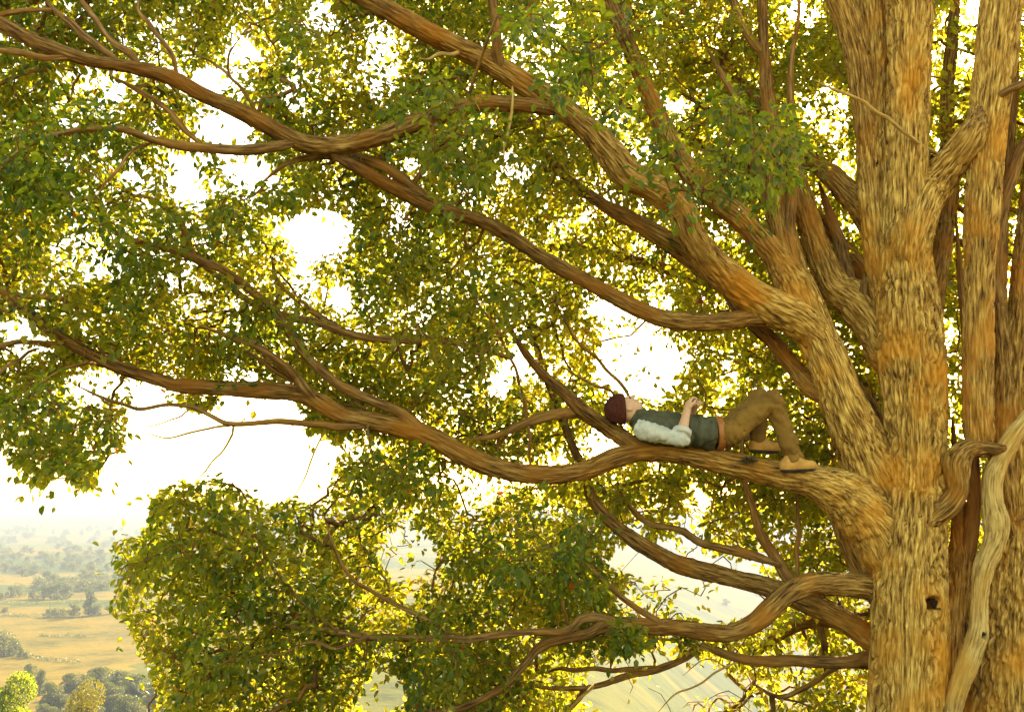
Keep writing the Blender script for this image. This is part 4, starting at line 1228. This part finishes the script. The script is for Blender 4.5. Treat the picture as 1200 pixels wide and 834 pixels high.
def slope_tree(px, top, Yd, width_px, proto, h0, w0, mat, name, lab, cat, group=None):
    P = at(px, top, Yd)
    gz = float(ground_z(P[0], P[1]))
    hgt = P[2] - gz
    sx = width_px * Yd / F / (2 * w0)
    return plant_tree(name, proto, mat, (P[0], P[1], gz), (sx, hgt / h0), random.uniform(0, 6.28), lab, cat, group)


slope_tree(8, 784, 95, 96, NEAR[0], 9, 4.2, LEAF, 'leafy_tree', 'bright green leafy tree on the slope below the pasture', 'tree')
slope_tree(97, 798, 110, 76, NEAR[1], 7, 4.0, YELLOWLEAF, 'yellow_bush', 'round bush glowing yellow beside the bright green slope tree', 'bush')
def hedge(pts, h, lab):
    P, root = [], None
    for (xa, ya), (xb, yb) in zip(pts[:-1], pts[1:]):
        A, Bq = hit_ground(xa, ya)[0], hit_ground(xb, yb)[0]
        n = int(np.linalg.norm(Bq - A) * 9)
        t = RNG.random(n)[:, None]
        Q = A * (1 - t) + Bq * t + RNG.normal(0, 0.8, (n, 3)) * [1, 1, 0]
        Q[:, 2] = ground_z(Q[:, 0], Q[:, 1]) + RNG.random(n) * h * (0.35 + 0.9 * vnoise(Q / 7.0, 55))
        P.append(Q)
    P = np.vstack(P)
    D = unit(RNG.normal(0, 1, P.shape))
    o = add('hedge', leaf_mesh(P, D, unit(RNG.normal(0, 1, P.shape)), RNG.uniform(.5, .9, len(P)), RNG.uniform(0, .6, len(P)), 'hedge'), FARLEAF)
    tag(o, lab, 'hedge', 'hedges of the pasture')


hedge([(-20, 765), (22, 769), (50, 773), (92, 777)], 2.2, 'ragged hedge slanting down across the golden pasture from the hedge trees')
hedge([(46, 745), (70, 746), (100, 747)], 2.0, 'short dark hedge strip alone in the middle of the golden pasture')
hedge([(-20, 720), (10, 721), (50, 723)], 2.2, 'low hedge line leading to the dark clump in the pasture')
hedge([(-20, 708), (40, 708), (100, 706), (140, 706)], 2.5, 'long hedge line along the pale strip behind the pasture clump')
SHRUBS = [
    (35, 776, 440, 15, FARLEAF, 'small dark sapling standing behind the bright green slope tree'),
    (84, 787, 420, 24, FARLEAF, 'olive shrub showing over the round yellow bush'),
    (60, 797, 390, 26, FARLEAF, 'olive shrub between the green slope tree and yellow bush'),
    (118, 780, 425, 40, FARLEAF, 'spreading grey green shrub at the lower edge of the pasture'),
    (142, 784, 415, 36, YELLOWLEAF, 'pale olive shrub beside the spreading grey green one'),
    (128, 797, 385, 32, YELLOWLEAF, 'loose yellowish shrub between yellow bush and big tree leaves'),
    (162, 788, 400, 40, FARLEAF, 'wide grey green shrub half behind the big tree leaves'),
    (150, 812, 350, 36, FARLEAF, 'dark blue green shrub low beside the yellow bush'),
    (185, 796, 390, 44, YELLOWLEAF, 'yellow green shrub behind the big tree leaves'),
    (-30, 782, 400, 44, FARLEAF, 'olive shrub behind the bright green slope tree'),
    (48, 783, 425, 14, YELLOWLEAF, 'tiny yellowish shrub next to the dark sapling'),
    (100, 791, 405, 22, YELLOWLEAF, 'small olive shrub just above the round yellow bush')]
for (px, top, Yd, wp, mat, lab) in SHRUBS:
    slope_tree(px, top, Yd, wp * 1.5, NEAR[2], 6, 3.6, mat, 'hillside_shrub', lab, 'shrub', 'shrubs on the hillside')
rng = np.random.default_rng(8)
for k in range(26):
    Yd = rng.uniform(300, 400); px = rng.uniform(40, 200)
    gz = float(ground_z(at(px, 800, Yd)[0], Yd))
    P = np.array([at(px, 800, Yd)[0], Yd, gz]); hh = rng.uniform(4, 8.5)
    plant_tree('scrub_bush', NEAR[2], (FARLEAF, YELLOWLEAF)[k % 2], P, (hh / 6 * rng.uniform(1, 1.6), hh / 6), rng.uniform(0, 6.28),
               'low bush in the tangled scrub below the pasture edge', 'bush', 'scrub below the pasture')
